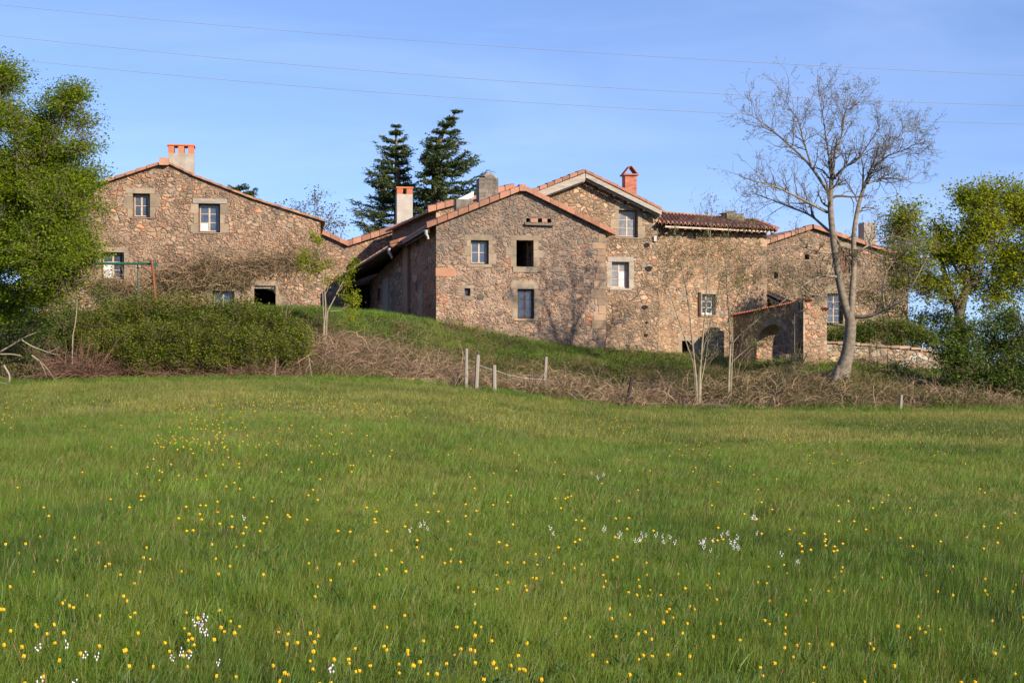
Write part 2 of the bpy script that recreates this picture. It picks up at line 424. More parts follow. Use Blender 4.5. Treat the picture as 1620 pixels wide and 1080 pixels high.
def grassmat(name, stops, pscale, rnd=0.38, straw=0.14, straw_col=(0.23, 0.15, 0.085)):
    m, n, b = new_mat(name)
    pos = position(n)
    a = N(n, 'Attribute', attribute_name='tint').outputs['Fac']
    mpn = N(n, 'Mapping'); mpn.inputs['Scale'].default_value = (1.0, 0.42, 0.15); n.links.new(pos, mpn.inputs[0])
    f = mrange(n, noisetex(n, mpn.outputs[0], pscale, 5, 0.6, 0.5), 0.38, 0.63)
    k = mathn(n, 'ADD', mathn(n, 'MULTIPLY', a, rnd), mathn(n, 'MULTIPLY', f, 1 - rnd))
    c = ramp(n, k, stops)
    f2 = mrange(n, noisetex(n, mpn.outputs[0], pscale * 2.3, 4, 0.6), 0.4, 0.7)
    st = mathn(n, 'MULTIPLY', mathn(n, 'GREATER_THAN', a, 1 - straw), mathn(n, 'ADD', mathn(n, 'MULTIPLY', f2, 0.8), 0.2))
    c = mixc(n, st, c, straw_col)
    n.links.new(c, b.inputs['Base Color']); b.inputs['Roughness'].default_value = 0.5; b.inputs['Specular IOR Level'].default_value = 0.35
    tr = N(n, 'BsdfTranslucent'); n.links.new(mixc(n, 1.0, c, (1.3, 1.4, 0.6), 'MULTIPLY'), tr.inputs[0])
    ms = N(n, 'MixShader'); ms.inputs[0].default_value = 0.3
    out = [x for x in n.nodes if x.type == 'OUTPUT_MATERIAL'][0]
    n.links.new(b.outputs[0], ms.inputs[1]); n.links.new(tr.outputs[0], ms.inputs[2]); n.links.new(ms.outputs[0], out.inputs[0])
    return m


GS = [(0, (0.025, 0.06, 0.012)), (0.28, (0.085, 0.14, 0.013)), (0.55, (0.14, 0.195, 0.022)), (0.8, (0.2, 0.235, 0.04)), (1, (0.26, 0.245, 0.065))]
M['grass'] = grassmat('meadow_grass_blades', GS, 0.33)
M['grass_far'] = grassmat('far_grass_blades', [(0, (0.06, 0.105, 0.014)), (0.35, (0.125, 0.17, 0.024)), (0.7, (0.2, 0.22, 0.045)), (1, (0.26, 0.235, 0.07))], 0.22, straw=0.14)
M['grass_mid'] = grassmat('mid_grass_blades', [(0, (0.035, 0.075, 0.012)), (0.32, (0.115, 0.165, 0.018)), (0.65, (0.17, 0.21, 0.032)), (1, (0.245, 0.24, 0.06))], 0.28, straw=0.14)
M['grass_dry'] = grassmat('dry_grass_blades', [(0, (0.16, 0.12, 0.06)), (0.5, (0.26, 0.2, 0.11)), (1, (0.2, 0.22, 0.07))], 0.8, straw=0.4)
M['grass_lush'] = grassmat('lush_grass_blades', [(0, (0.055, 0.115, 0.012)), (0.5, (0.10, 0.195, 0.016)), (1, (0.17, 0.25, 0.028))], 0.5, straw=0.06)

# ------------------------------------------------------------------ terrain
TC = [  # photo column: (distance, row) of field edge, mid bank, crest, far
    (-400, (54, 614), (60, 560), (64, 502), (85, 500)),
    (0, (54, 612), (58, 570), (62, 502), (85, 500)),
    (200, (54, 604), (57, 570), (60.5, 500), (85, 498)),
    (400, (54, 601), (57, 562), (60.5, 492), (85, 490)),
    (500, (55, 603), (58, 562), (62, 490), (85, 490)),
    (600, (56, 607), (59, 565), (65, 499), (85, 500)),
    (690, (57, 613), (60, 585), (66.7, 513), (85, 515)),
    (760, (57, 620), (61, 592), (67, 527), (85, 530)),
    (850, (57, 634), (61, 600), (67.5, 543), (85, 545)),
    (960, (58, 643), (62, 606), (68.3, 558), (85, 558)),
    (1080, (58, 647), (62, 606), (70, 566), (85, 566)),
    (1180, (57, 648), (60, 610), (70, 577), (85, 572)),
    (1270, (56, 649), (58.5, 608), (63, 579), (85, 560)),
    (1340, (55, 650), (58, 601), (63, 579), (85, 552)),
    (1450, (55, 651), (58, 618), (64, 592), (85, 556)),
    (1620, (54, 653), (58, 628), (65, 604), (85, 580)),
    (2000, (54, 654), (58, 630), (65, 606), (85, 584))]
_px = np.array([c[0] for c in TC], float)
_ky = np.array([[c[i][0] for i in range(1, 5)] for c in TC], float)
_kz = np.array([[CZ + (HY - c[i][1]) / F * c[i][0] for i in range(1, 5)] for c in TC], float)


def terr(X, Y):
    X = np.asarray(X, float); Y = np.asarray(Y, float)
    px = 810 + F * X / np.maximum(Y, 25)
    px = np.clip(px, -400, 2000)
    ky = [np.interp(px, _px, _ky[:, i]) for i in range(4)]
    kz = [np.interp(px, _px, _kz[:, i]) for i in range(4)]
    z = kz[0] * np.clip(Y, 0, None) / ky[0]
    z = np.where(Y < 0, 0, z)
    for i in range(3):
        t = np.clip((Y - ky[i]) / (ky[i + 1] - ky[i]), 0, 1)
        z = np.where(Y > ky[i], kz[i] + (kz[i + 1] - kz[i]) * t, z)
    z = np.where(Y > 95, z - (Y - 95) * 0.02, z)
    z = z + 0.05 * np.sin(X * 0.35 + 1.3 * np.sin(Y * 0.21)) * np.cos(Y * 0.4) * np.clip((Y - 4) / 10, 0, 1) * np.clip((80 - Y) / 15, 0, 1)
    return z


def T(px, Y, dz=0.0):
    x = (px - 810) / F * Y
    return Vector((x, Y, float(terr(x, Y)) + dz))


def axis(lo, hi, step, far):
    a = list(np.arange(lo, hi + .01, step)); s = step; x = hi
    while x < far: s *= 1.35; x += s; a.append(x)
    b = []; s = step; x = lo
    while x > -far: s *= 1.35; x -= s; b.append(x)
    return np.array(b[::-1] + a)


gx = axis(-32, 32, 0.4, 2500); gy = axis(0, 96, 0.4, 2500)
GX, GY = np.meshgrid(gx, gy)
GZ = terr(GX, GY)
GZ = np.maximum(GZ, -40)
nx, ny = len(gx), len(gy)
idx = np.arange(nx * ny).reshape(ny, nx)
mb = MB()
mb.add(np.stack([GX, GY, GZ], -1).reshape(-1, 3), np.stack([idx[:-1, :-1], idx[:-1, 1:], idx[1:, 1:], idx[1:, :-1]], -1).reshape(-1, 4))
mg, n, b = new_mat('soil_and_turf')
pos = position(n)
f = noisetex(n, pos, 0.5, 6); f2 = noisetex(n, pos, 9, 5)
c = mixc(n, mrange(n, f, 0.4, 0.6), (0.05, 0.085, 0.022), (0.085, 0.1, 0.035))
c = mixc(n, mrange(n, f2, 0.45, 0.65, 0, 0.7), c, (0.10, 0.075, 0.045))
n.links.new(c, b.inputs['Base Color']); bump(n, b, f2, 0.6, 0.05)
tag(mb.build('ground', mg, smooth=True), kind='structure')


# ------------------------------------------------------------------ buildings
class Plane:
    def __init__(s, pa, Ya, pb, Yb):
        s.a = Vector(((pa - 810) / F * Ya, Ya)); bb = Vector(((pb - 810) / F * Yb, Yb))
        s.w = (bb - s.a).length
        s.u = (bb - s.a).normalized(); s.i = Vector((-s.u.y, s.u.x))     # along, inward

    def hit(s, px, py):
        r = Vector(((px - 810) / F, 1))
        # a + u*k = r*t
        det = s.u.x * (-r.y) + r.x * s.u.y
        k = (-s.a.x * (-r.y) - r.x * s.a.y) / det
        t = (s.a + s.u * k).y
        return k, CZ + (HY - py) / F * t

    def pt(s, k, z, d=0.0):
        """d inward"""
        v = s.a + s.u * k + s.i * d
        return Vector((v.x, v.y, z))

    def at(s, px, py, d=0.0):
        k, z = s.hit(px, py); return s.pt(k, z, d)


def rough_edge(pts, step=0.45, amp=0.03, closed=True, lock_bottom=True):
    return pts


def wall(pl, outline, holes, mat, parent, thick=0.5, name='wall', uv=False):
    """outline in photo pixels (or (k,z) if uv); rectangular holes (x0,y0,x1,y1) in pixels"""
    pts = outline if uv else [pl.hit(*p) for p in outline]
    bm = bmesh.new()
    vs_ = [bm.verts.new((k, 0, z)) for k, z in pts]
    bm.faces.new(vs_)
    rects = []
    for h in holes:
        k0, z1 = pl.hit((h[0]), h[1]); k1, z0 = pl.hit(h[2], h[3])
        rects.append((k0, z0, k1, z1))
        for co, no in (((k0, 0, 0), (1, 0, 0)), ((k1, 0, 0), (1, 0, 0)), ((0, 0, z0), (0, 0, 1)), ((0, 0, z1), (0, 0, 1))):
            bmesh.ops.bisect_plane(bm, geom=bm.verts[:] + bm.edges[:] + bm.faces[:], plane_co=co, plane_no=no, dist=1e-5)
    kill = []
    for f_ in bm.faces:
        c_ = f_.calc_center_median()
        if any(a < c_.x < c2 and b_ < c_.z < d_ for a, b_, c2, d_ in rects): kill.append(f_)
    bmesh.ops.delete(bm, geom=kill, context='FACES')
    r = bmesh.ops.extrude_face_region(bm, geom=bm.faces[:])
    for v in r['geom']:
        if isinstance(v, bmesh.types.BMVert): v.co.y += thick
    bmesh.ops.recalc_face_normals(bm, faces=bm.faces[:])
    o0 = origin_of(parent)
    for v in bm.verts:
        v.co = pl.pt(v.co.x, v.co.z, v.co.y) - o0
    bmesh.ops.triangulate(bm, faces=[f_ for f_ in bm.faces if len(f_.verts) > 4])
    me = bpy.data.meshes.new(name); bm.to_mesh(me); bm.free()
    me.materials.append(mat)
    o = bpy.data.objects.new(name, me); COL.objects.link(o); o.parent = parent
    return o


def surround(pl, r, parent, mat, w=8, top=9, bot=5, name='window_surround', plain_block=False, d=0.006, quoined=True, seed=0):
    """dressed stones round an opening; r in photo pixels, w/top/bot in pixels"""
    rd = random.Random(int(r[0] * 7 + r[1]) + seed)
    k0, z1 = pl.hit(r[0], r[1]); k1, z0 = pl.hit(r[2], r[3])
    s = (k1 - k0) / (r[2] - r[0]); W_ = w * s; Tp = top * s; Bt = bot * s
    m_ = MB()

    def blk(a, b_, c_, e, pr=0.0):
        j = 0.008
        m_.box(pl.pt(a + j, b_ + j, -d - pr), pl.pt(c_ - j, b_ + j, -d - pr) - pl.pt(a + j, b_ + j, -d - pr), pl.pt(a, b_, 0.2) - pl.pt(a, b_, -d - pr), Vector((0, 0, e - b_ - 2 * j)), rd.random())
    if top: blk(k0 - W_ * (0.7 + rd.random() * .5), z1, k1 + W_ * (0.6 + rd.random() * .6), z1 + Tp, 0.006)
    if bot: blk(k0 - W_ * 0.5, z0 - Bt, k1 + W_ * 0.5, z0, 0.03)
    H = z1 - z0
    for sd in (0, 1):
        z = z0; i = rd.randint(0, 1)
        while z < z1 - 0.02:
            h = min(H * (0.28 + rd.random() * 0.2), z1 - z)
            if z1 - z - h < H * 0.15: h = z1 - z
            ww = W_ * (1.25 if i % 2 else 0.7) * (0.85 + rd.random() * .3) if quoined else W_
            pr = rd.random() * 0.008
            if sd: blk(k1, z, k1 + ww, z + h, pr)
            else: blk(k0 - ww, z, k0, z + h, pr)
            z += h; i += 1
    return m_.build(name, mat, parent)


def window(pl, r, parent, cols=2, rows=3, frame='frame_brown', glass='glass', inset=0.23, bar=0.035, pale_panes=(), name='window', sash_frame=None):
    """frame with mullion and glazing bars, panes as sub-parts"""
    k0, z1 = pl.hit(r[0], r[1]); k1, z0 = pl.hit(r[2], r[3])
    m_ = MB()

    def bx(a, b_, c_, e, d0, d1, mm=None):
        (mm or m_).box(pl.pt(a, b_, d0), pl.pt(c_, b_, d0) - pl.pt(a, b_, d0), pl.pt(a, b_, d1) - pl.pt(a, b_, d0), Vector((0, 0, e - b_)))
    fw = 0.05
    bx(k0, z0, k0 + fw, z1, inset, inset + .08); bx(k1 - fw, z0, k1, z1, inset, inset + .08)
    bx(k0 + fw, z1 - fw, k1 - fw, z1, inset, inset + .08); bx(k0 + fw, z0, k1 - fw, z0 + fw * 1.2, inset - .02, inset + .08)
    o = m_.build(name, M[frame], parent)
    m2 = MB()
    sf = sash_frame or frame
    a, c_, bt, tp = k0 + fw, k1 - fw, z0 + fw * 1.2, z1 - fw
    sw = (c_ - a) / cols
    for i in range(cols):
        x0, x1 = a + sw * i, a + sw * (i + 1)
        bx(x0, bt, x0 + bar, tp, inset + .01, inset + .055, m2); bx(x1 - bar, bt, x1, tp, inset + .01, inset + .055, m2)
        bx(x0 + bar, tp - bar, x1 - bar, tp, inset + .012, inset + .053, m2); bx(x0 + bar, bt, x1 - bar, bt + bar, inset + .012, inset + .053, m2)
        for j in range(1, rows):
            zz = bt + (tp - bt) * j / rows
            bx(x0 + bar, zz - .014, x1 - bar, zz + .014, inset + .015, inset + .05, m2)
    m2.build('sash', M[sf], o)
    for i in range(cols):
        for j in range(rows):
            x0 = a + sw * i + bar * .6; x1 = a + sw * (i + 1) - bar * .6
            y0 = bt + (tp - bt) * j / rows; y1 = bt + (tp - bt) * (j + 1) / rows
            p_ = MB(); bx(x0, y0 + .004, x1, y1 - .004, inset + .03, inset + .036, p_)
            p_.build('pane', M['curtain'] if (i, j) in pale_panes else M[glass], o)
    return o


mgl, n, b = new_mat('old_glass_sky_tint')
pos = position(n)
c = mixc(n, mrange(n, noisetex(n, pos, 2.5, 4), 0.35, 0.65), (0.035, 0.05, 0.08), (0.08, 0.10, 0.14))  # blue-grey base colour stands in for the sky's reflection
n.links.new(c, b.inputs['Base Color']); b.inputs['Roughness'].default_value = 0.12; b.inputs['Specular IOR Level'].default_value = 0.7
M['glass'] = mgl
mgl2, n, b = new_mat('dull_glass_sky_tint')
c = mixc(n, mrange(n, noisetex(n, position(n), 3.5, 4), 0.35, 0.65), (0.12, 0.13, 0.15), (0.22, 0.225, 0.235))  # greyer base colour, reflected sky painted in here too
n.links.new(c, b.inputs['Base Color']); b.inputs['Roughness'].default_value = 0.2; b.inputs['Specular IOR Level'].default_value = 0.6
M['glass_dull'] = mgl2


def roof(pl, rake, parent, depth, front=0.15, th=0.12, mat='tile_old', name='roof', lift=0.02):
    """rake: list of photo pixels left->right on the gable plane, top surface of the wall; slab running back"""
    q = [pl.hit(*p) for p in rake]
    m_ = MB()
    for (ka, za), (kb, zb) in zip(q[:-1], q[1:]):
        c = []
        for k, z in ((ka, za), (kb, zb)): pass
        b0, b1 = pl.pt(ka, za + lift, -front), pl.pt(kb, zb + lift, -front)
        e1, e0 = pl.pt(kb, zb + lift, depth), pl.pt(ka, za + lift, depth)
        up = Vector((0, 0, th))
        m_.hexa([b0, b1, e1, e0, b0 + up, b1 + up, e1 + up, e0 + up])
    return m_.build(name, M[mat], parent)


def verge(pl, rake, parent, front=0.24, seg=0.42, h=0.2, wdt=0.3, mat='tile', drop=0.06, name='verge_tiles', taper=0.035):
    q = [pl.hit(*p) for p in rake]
    m_ = MB(); rd = random.Random(int(rake[0][0]))
    for (ka, za), (kb, zb) in zip(q[:-1], q[1:]):
        L = math.hypot(kb - ka, zb - za); nn_ = max(1, int(round(L / seg)))
        rising = zb > za
        for i in range(nn_):
            t0, t1 = i / nn_, (i + .955) / nn_
            if i == nn_ - 1: t1 = 1.0
            j = rd.random() * 0.012
            a0 = (ka + (kb - ka) * t0, za + (zb - za) * t0); a1 = (ka + (kb - ka) * t1, za + (zb - za) * t1)
            l0 = 0.0 + j; l1 = taper + j
            if not rising: l0, l1 = l1, l0
            l0, l1 = (l1, l0)
            B = [pl.pt(a0[0], a0[1] - drop, -front - l0), pl.pt(a1[0], a1[1] - drop, -front - l1), pl.pt(a1[0], a1[1] - drop, -front + wdt), pl.pt(a0[0], a0[1] - drop, -front + wdt)]
            H0, H1 = h + l0, h + l1
            Tp = [pl.pt(a0[0], a0[1] - drop + H0 * .8, -front - l0), pl.pt(a1[0], a1[1] - drop + H1 * .8, -front - l1), pl.pt(a1[0], a1[1] - drop + H1, -front + wdt), pl.pt(a0[0], a0[1] - drop + H0, -front + wdt)]
            m_.hexa(B + Tp, rd.random())
    return m_.build(name, M[mat], parent)


def side_walls(pl, kl, kr, zl, zr, zb, depth, parent, mat, thick=0.45, back=True, apex=None):
    """the two long walls and the rear gable behind a facade"""
    for k, z, sgn in ((kl, zl, 1), (kr, zr, -1)):
        m_ = MB()
        m_.box(pl.pt(k, zb, 0.5), pl.pt(k + sgn * thick, zb, 0.5) - pl.pt(k, zb, 0.5), pl.pt(k, zb, depth) - pl.pt(k, zb, 0.5), Vector((0, 0, z - zb)))
        m_.build('side_wall', mat, parent)
    if back:
        pts = [(kl, zb), (kr, zb), (kr, zr)] + ([apex] if apex else []) + [(kl, zl)]
        p2 = Plane.__new__(Plane); p2.a = pl.a + pl.i * depth; p2.u = pl.u; p2.i = pl.i; p2.w = pl.w
        wall(p2, pts, [], mat, parent, 0.4, name='rear_wall', uv=True)


def chimney(parent, x0, x1, ytop, ybot, Y, dpt, mat, dirv=(1, .18), name='chimney', courses=False, tint=None):
    """box chimney from photo columns x0..x1"""
    a = P(x0, ytop, Y); w_ = (x1 - x0) / F * Y
    u_ = Vector((dirv[0], dirv[1], 0)).normalized(); i_ = Vector((-u_.y, u_.x, 0))
    zb = P(x0, ybot, Y).z
    m_ = MB()
    if courses:
        rd = random.Random(int(x0)); z = zb
        while z < a.z - 0.02:
            h = min(rd.uniform(*courses), a.z - z); n_ = 0; k = 0
            while k < w_ - 0.01:
                ww = min(rd.uniform(0.22, 0.5), w_ - k); pr = rd.uniform(0, 0.02)
                if w_ - k - ww < 0.12: ww = w_ - k
                m_.box(Vector((a.x, a.y, z)) + u_ * k - i_ * pr, u_ * (ww - .006), i_ * (dpt + 2 * pr), Vector((0, 0, h - .006)), rd.random())
                k += ww
            z += h
    else:
        m_.box(Vector((a.x, a.y, zb)), u_ * w_, i_ * dpt, Vector((0, 0, a.z - zb)))
    o = m_.build(name, M[mat], parent)
    return o, Vector((a.x, a.y, a.z)), u_, i_, w_


def tiled_cap(parent, base, u_, i_, w_, dpt, n_p=3, h=0.5, cap=0.07):
    """clay chimney top: upright tiles with gaps and a flat cap"""
    m_ = MB(); pw = w_ / (2 * n_p - 1) * 1.15; step = (w_ - pw) / max(1, n_p - 1)
    for i in range(n_p):
        for dd in (0, dpt - 0.1):
            m_.box(base + u_ * (step * i) + i_ * dd, u_ * pw, i_ * 0.1, Vector((0, 0, h)), random.random())
    m_.box(base + u_ * -0.04 + i_ * -0.04 + Vector((0, 0, h)), u_ * (w_ + .08), i_ * (dpt + .08), Vector((0, 0, cap)), 0.6)
    return m_.build('chimney_top', M['tile_bright'], parent)


# ---- left farmhouse
pl = Plane(60, 61.3, 507, 63.0)
H1 = empty('farmhouse', pl.pt(pl.w / 2, 3.6), 'tall rubble-stone farmhouse at the left, its chimney topped with three upright orange tiles', 'house')
rake = [(40, 334), (165, 291), (262, 258), (305, 279), (400, 316), (507, 349)]
holes = [(210, 306, 237, 344), (314, 322, 348, 368), (160, 399, 196, 442), (336, 460, 370, 492), (402, 452, 436, 500)]
wall(pl, [(60, 327), (60, 530), (507, 530), (507, 348)] + [(400, 316), (305, 279), (262, 258), (165, 291)], holes, M['stone_left'], H1)
kl, zl = pl.hit(60, 327); kr, zr = pl.hit(507, 348); zb = 1.6
ap = pl.hit(262, 258)
side_walls(pl, kl, kr, zl, zr, zb, 11, H1, M['stone_left'], apex=ap)
roof(pl, [(40, 334), (165, 291), (262, 258), (305, 279), (400, 316), (515, 352)], H1, 11.4, front=0.12, th=0.07, mat='tile_old')
verge(pl, [(60, 326), (165, 290), (250, 262)], H1, front=0.2, h=0.13, wdt=0.3, drop=0.0, mat='tile')
verge(pl, [(262, 257), (305, 278), (400, 315), (505, 348)], H1, front=0.1, h=0.08, wdt=0.3, drop=0.0, mat='tile_old')
m_ = MB(); m_.box(pl.at(252, 262, -0.25), pl.u.to_3d() * 0.38, pl.i.to_3d() * 0.5, Vector((0, 0, 0.3)), .9)
m_.build('ridge_tile', M['tile_pale'], H1)
for (r, cfg) in [((210, 306, 237, 344), dict(rows=2, frame='frame_brown', sash_frame='frame_pale')),
                 ((314, 322, 348, 368), dict(rows=3, frame='frame_brown', sash_frame='frame_pale', pale_panes=((0, 0),))),
                 ((160, 399, 196, 442), dict(rows=3, frame='frame_brown', sash_frame='frame_pale', pale_panes=((0, 0), (0, 1)))),
                 ((336, 460, 370, 492), dict(rows=2, frame='frame_brown', sash_frame='frame_pale'))]:
    window(pl, r, H1, **cfg)
surround(pl, (210, 306, 237, 344), H1, M['dressed'], w=12, top=9, bot=2)
surround(pl, (314, 322, 348, 368), H1, M['dressed'], w=11, top=0, bot=2)
surround(pl, (160, 399, 196, 442), H1, M['dressed'], w=6, top=8, bot=3)
surround(pl, (336, 460, 370, 492), H1, M['dressed'], w=7, top=8, bot=3)
surround(pl, (402, 452, 436, 500), H1, M['dressed'], w=8, top=8, bot=0, name='door_surround')
m_ = MB(); m_.box(pl.at(305, 321.5, -0.05), pl.u.to_3d() * 1.38, pl.i.to_3d() * 0.4, Vector((0, 0, 0.19))); m_.build('lintel', M['wood_grey'], H1)
m_ = MB(); m_.box(pl.at(402, 456, 0.1), pl.u.to_3d() * 0.9, pl.i.to_3d() * 0.1, Vector((0, 0, 0.1))); m_.build('door_beam', M['wood_grey'], H1)
o, bs_, u_, i_, w_ = chimney(H1, 266, 306, 242, 300, 64.5, 0.8, 'render_grey')
tiled_cap(H1, bs_, u_, i_, w_, 0.8, 3, 0.32, 0.06)

# ---- main gabled house
pm = Plane(690, 67.0, 958, 68.5)
H2 = empty('gabled_house', pm.pt(pm.w / 2, 2.6), 'grey-pink stone house with the foremost tiled gable and an open black upper window', 'house')
holes = [(745, 380, 773, 418), (817, 380, 844, 422), (819, 457, 845, 504), (735, 456, 744, 468), (832.5, 345, 838.5, 351.5), (851, 345.5, 857, 352), (866, 346, 872, 352.5)]
wall(pm, [(690, 352), (690, 560), (958, 585), (958, 366), (826, 302)], holes, M['stone_main'], H2)
kl, zl = pm.hit(690, 352); kr, zr = pm.hit(958, 366)
ap = pm.hit(826, 302)
D = 8.6
side_walls(pm, kl, kr, zl - .05, zr - .05, 1.2, D, H2, M['stone_side_shaded'], apex=(ap[0], ap[1]))
roof(pm, [(673, 361), (826, 301), (972, 372)], H2, D + 0.2, front=0.1, th=0.14)
verge(pm, [(674, 361), (822, 302)], H2, front=0.24, h=0.27, seg=0.5, mat='tile', drop=0.02)
verge(pm, [(830, 302), (972, 372)], H2, front=0.24, h=0.25, seg=0.42, mat='tile', drop=0.02)
m_ = MB(); m_.box(pm.at(820, 303, -0.28), pm.u.to_3d() * 0.3, pm.i.to_3d() * 0.45, Vector((0, 0, 0.3)), .9)
m_.build('ridge_tile', M['tile'], H2)
window(pm, (745, 380, 773, 418), H2, rows=2, frame='frame_brown', sash_frame='frame_pale')
window(pm, (819, 457, 845, 504), H2, rows=3, frame='frame_brown')
window(pm, (735, 456, 744, 468), H2, cols=1, rows=1, frame='frame_brown', bar=0.02)
surround(pm, (745, 380, 773, 418), H2, M['dressed'], w=10, top=9, bot=5)
surround(pm, (817, 380, 844, 422), H2, M['dressed'], w=12, top=8, bot=9)
surround(pm, (819, 457, 845, 504), H2, M['dressed'], w=12, top=13, bot=3)
surround(pm, (735, 456, 744, 468), H2, M['dressed'], w=8, top=5, bot=7)
# open casement of the black window
m_ = MB()
a = pm.at(844, 422, 0.15)
for (k0_, z0_, w1, h1) in ((0, 0, 0.05, 1.15), (0.38, 0, 0.05, 1.15), (0.05, 0, 0.33, 0.05), (0.05, 1.1, 0.33, 0.05), (0.05, 0.38, 0.33, 0.03), (0.05, 0.74, 0.33, 0.03)):
    iv = (pm.i.to_3d() * 1.0 - pm.u.to_3d() * 0.35).normalized()
    m_.box(a + iv * k0_ - pm.u.to_3d() * 0.06 + Vector((0, 0, z0_ + 0.02)), pm.u.to_3d() * 0.04, iv * w1, Vector((0, 0, h1)))
m_.build('open_casement', M['frame_brown'], H2)
m_ = MB(); m_.box(pm.at(830, 356, -0.16), pm.at(876, 357.5, -0.16) - pm.at(830, 356, -0.16), pm.i.to_3d() * 0.3, Vector((0, 0, 0.09))); m_.build('dovecote_ledge', M['stone_dark'], H2)
m_ = MB()
for x0, x1 in ((839.5, 850.5), (857.5, 865.5)):
    m_.box(pm.at(x0, 351.5, -0.03), pm.at(x1, 351.7, -.03) - pm.at(x0, 351.5, -.03), pm.i.to_3d() * 0.2, Vector((0, 0, 0.17)))
m_.build('dovecote_bricks', M['tile_pale'], H2)
# corner stones
m_ = MB(); rd = random.Random(4); z = 1.9
while z < zr - 0.15:
    h = rd.uniform(0.22, 0.42); w1 = rd.uniform(0.3, 0.75)
    m_.box(pm.pt(kr - w1 + 0.012, z, -0.015 - rd.random() * .01), pm.u.to_3d() * w1, pm.i.to_3d() * 0.4, Vector((0, 0, h - .02)), rd.random()); z += h
m_.build('corner_stones', M['dressed_pink'], H2)
k, z = pm.hit(689, 437); m_ = MB(); m_.box(pm.pt(kl - .02, z, -0.03), pm.u.to_3d() * 0.88, pm.i.to_3d() * 0.4, Vector((0, 0, 0.37)), 0.6)
m_.build('large_stone', plain('orange_block', (0.40, 0.2, 0.12), (0.28, 0.17, 0.11), 2.5, bs=.5), H2)
# gutter and eave along the left side
e0 = pm.at(676, 362, -0.1); e1 = e0 + pm.i.to_3d() * (D + .2)
m_ = MB(); m_.tubes([[e0 + Vector((-.06, 0, -.04)), e1 + Vector((-.06, 0, -.04))]], [[.06, .06]], 8); m_.build('gutter', M['plastic_dark'], H2, True)
m_ = MB(); m_.box(e0 + Vector((0.02, 0, -0.2)), Vector((0.06, 0, 0)), e1 - e0, Vector((0, 0, .2))); m_.build('fascia', M['wood_dark'], H2)
m_ = MB(); q0 = e0 + Vector((-.07, -.02, -.06)); m_.tubes([[q0, q0 + Vector((.0, 0, -.16)), q0 + Vector((.08, .05, -.3)), q0 + Vector((.09, .05, -.4))]], [[.085, .07, .05, .05]], 8); m_.build('downpipe_elbow', M['white_plastic'], H2, True)
# small door of the side wall
sp = Plane.__new__(Plane); c0 = pm.pt(kl, 0, 0.5); sp.a = Vector((c0.x, c0.y)) + pm.i * 8.1; sp.u = -pm.i; sp.i = pm.u; sp.w = 8.1
k1 = 8.1 - 4.9
m_ = MB(); m_.box(sp.pt(k1, 3.2, -0.04), sp.u.to_3d() * 1.2, sp.i.to_3d() * 0.1, Vector((0, 0, 1.75))); m_.build('side_door', M['wood_grey'], H2)
m_ = MB(); m_.box(sp.pt(k1 - .15, 4.97, -0.03), sp.u.to_3d() * 1.5, sp.i.to_3d() * 0.1, Vector((0, 0, 0.2))); m_.build('lintel', M['dressed'], H2)
# chimneys on the left slope
o, *_ = chimney(H2, 758, 789, 281, 335, 72.5, 0.9, 'stone_dark', courses=(0.16, 0.3))
m_ = MB(); c0 = P(766, 281, 72.6); m_.tubes([[c0, c0 + Vector((0.1, .1, .1)), c0 + Vector((.3, .2, .12)), c0 + Vector((.5, .3, 0))]], [[.1, .16, .15, .08]], 6); m_.build('cap_stone', M['stone_dark'], o)
chimney(H2, 722, 749, 315, 350, 72.5, 0.8, 'stone_dark', name='chimney_stump')

# ---- upper house behind, with grey barge boards
pu = Plane(835, 68.7, 1041, 70.3)
H3 = empty('upper_house', pu.pt(pu.w / 2, 2.4), 'buff stone house with grey timber barge boards and a red brick chimney', 'house')
holes = [(979, 332, 1009, 376), (968, 414, 995, 456)]
wall(pu, [(835, 313), (835, 600), (1041, 600), (1041, 338), (921, 280)], holes, M['stone_upper'], H3)
kl, zl = pu.hit(835, 313); kr, zr = pu.hit(1041, 338); ap = pu.hit(921, 280)
side_walls(pu, kl, kr, zl, zr, 0.8, 9, H3, M['stone_upper'], apex=ap)
roof(pu, [(828, 314), (921, 277), (1046, 339)], H3, 9.3, front=0.5, th=0.1, mat='tile_old')
verge(pu, [(836, 308), (919, 275)], H3, front=0.62, h=0.17, seg=0.4, wdt=0.4, mat='tile', drop=0)
verge(pu, [(921, 275), (972, 299), (1040, 334)], H3, front=0.55, h=0.13, seg=0.4, wdt=0.4, mat='tile', drop=0)
m_ = MB()
for (xa, ya), (xb, yb), hh in (((826, 312), (920, 276.5), 0.33), ((921, 276.5), (1040, 335), 0.2)):
    a0, b0 = pu.at(xa, ya, -0.58), pu.at(xb, yb, -0.58)
    dn = Vector((0, 0, -hh)); dp = pu.i.to_3d() * 0.06
    m_.hexa([a0 + dn, b0 + dn, b0 + dn + dp, a0 + dn + dp, a0, b0, b0 + dp, a0 + dp], 0.8)
    a0, b0 = a0 + pu.i.to_3d() * .14 - Vector((0, 0, hh * .55)), b0 + pu.i.to_3d() * .14 - Vector((0, 0, hh * .55))
    dn = Vector((0, 0, -0.2))
    m_.hexa([a0 + dn, b0 + dn, b0 + dn + dp, a0 + dn + dp, a0, b0, b0 + dp, a0 + dp], 0.2)
m_.build('barge_board', M['wood_grey'], H3)
m_ = MB()
for (x, y) in ((862, 305), (921, 287), (945, 299), (968, 311), (990, 322), (1015, 334)):
    m_ = MB(); m_.box(pu.at(x - 2.5, y + 1, -0.42), pu.u.to_3d() * .15, pu.i.to_3d() * 0.45, Vector((0, 0, .15)))
    m_.build('rafter_end', M['wood_dark'], H3)
window(pu, holes[0], H3, rows=3, frame='frame_brown', sash_frame='frame_pale', glass='glass_dull')
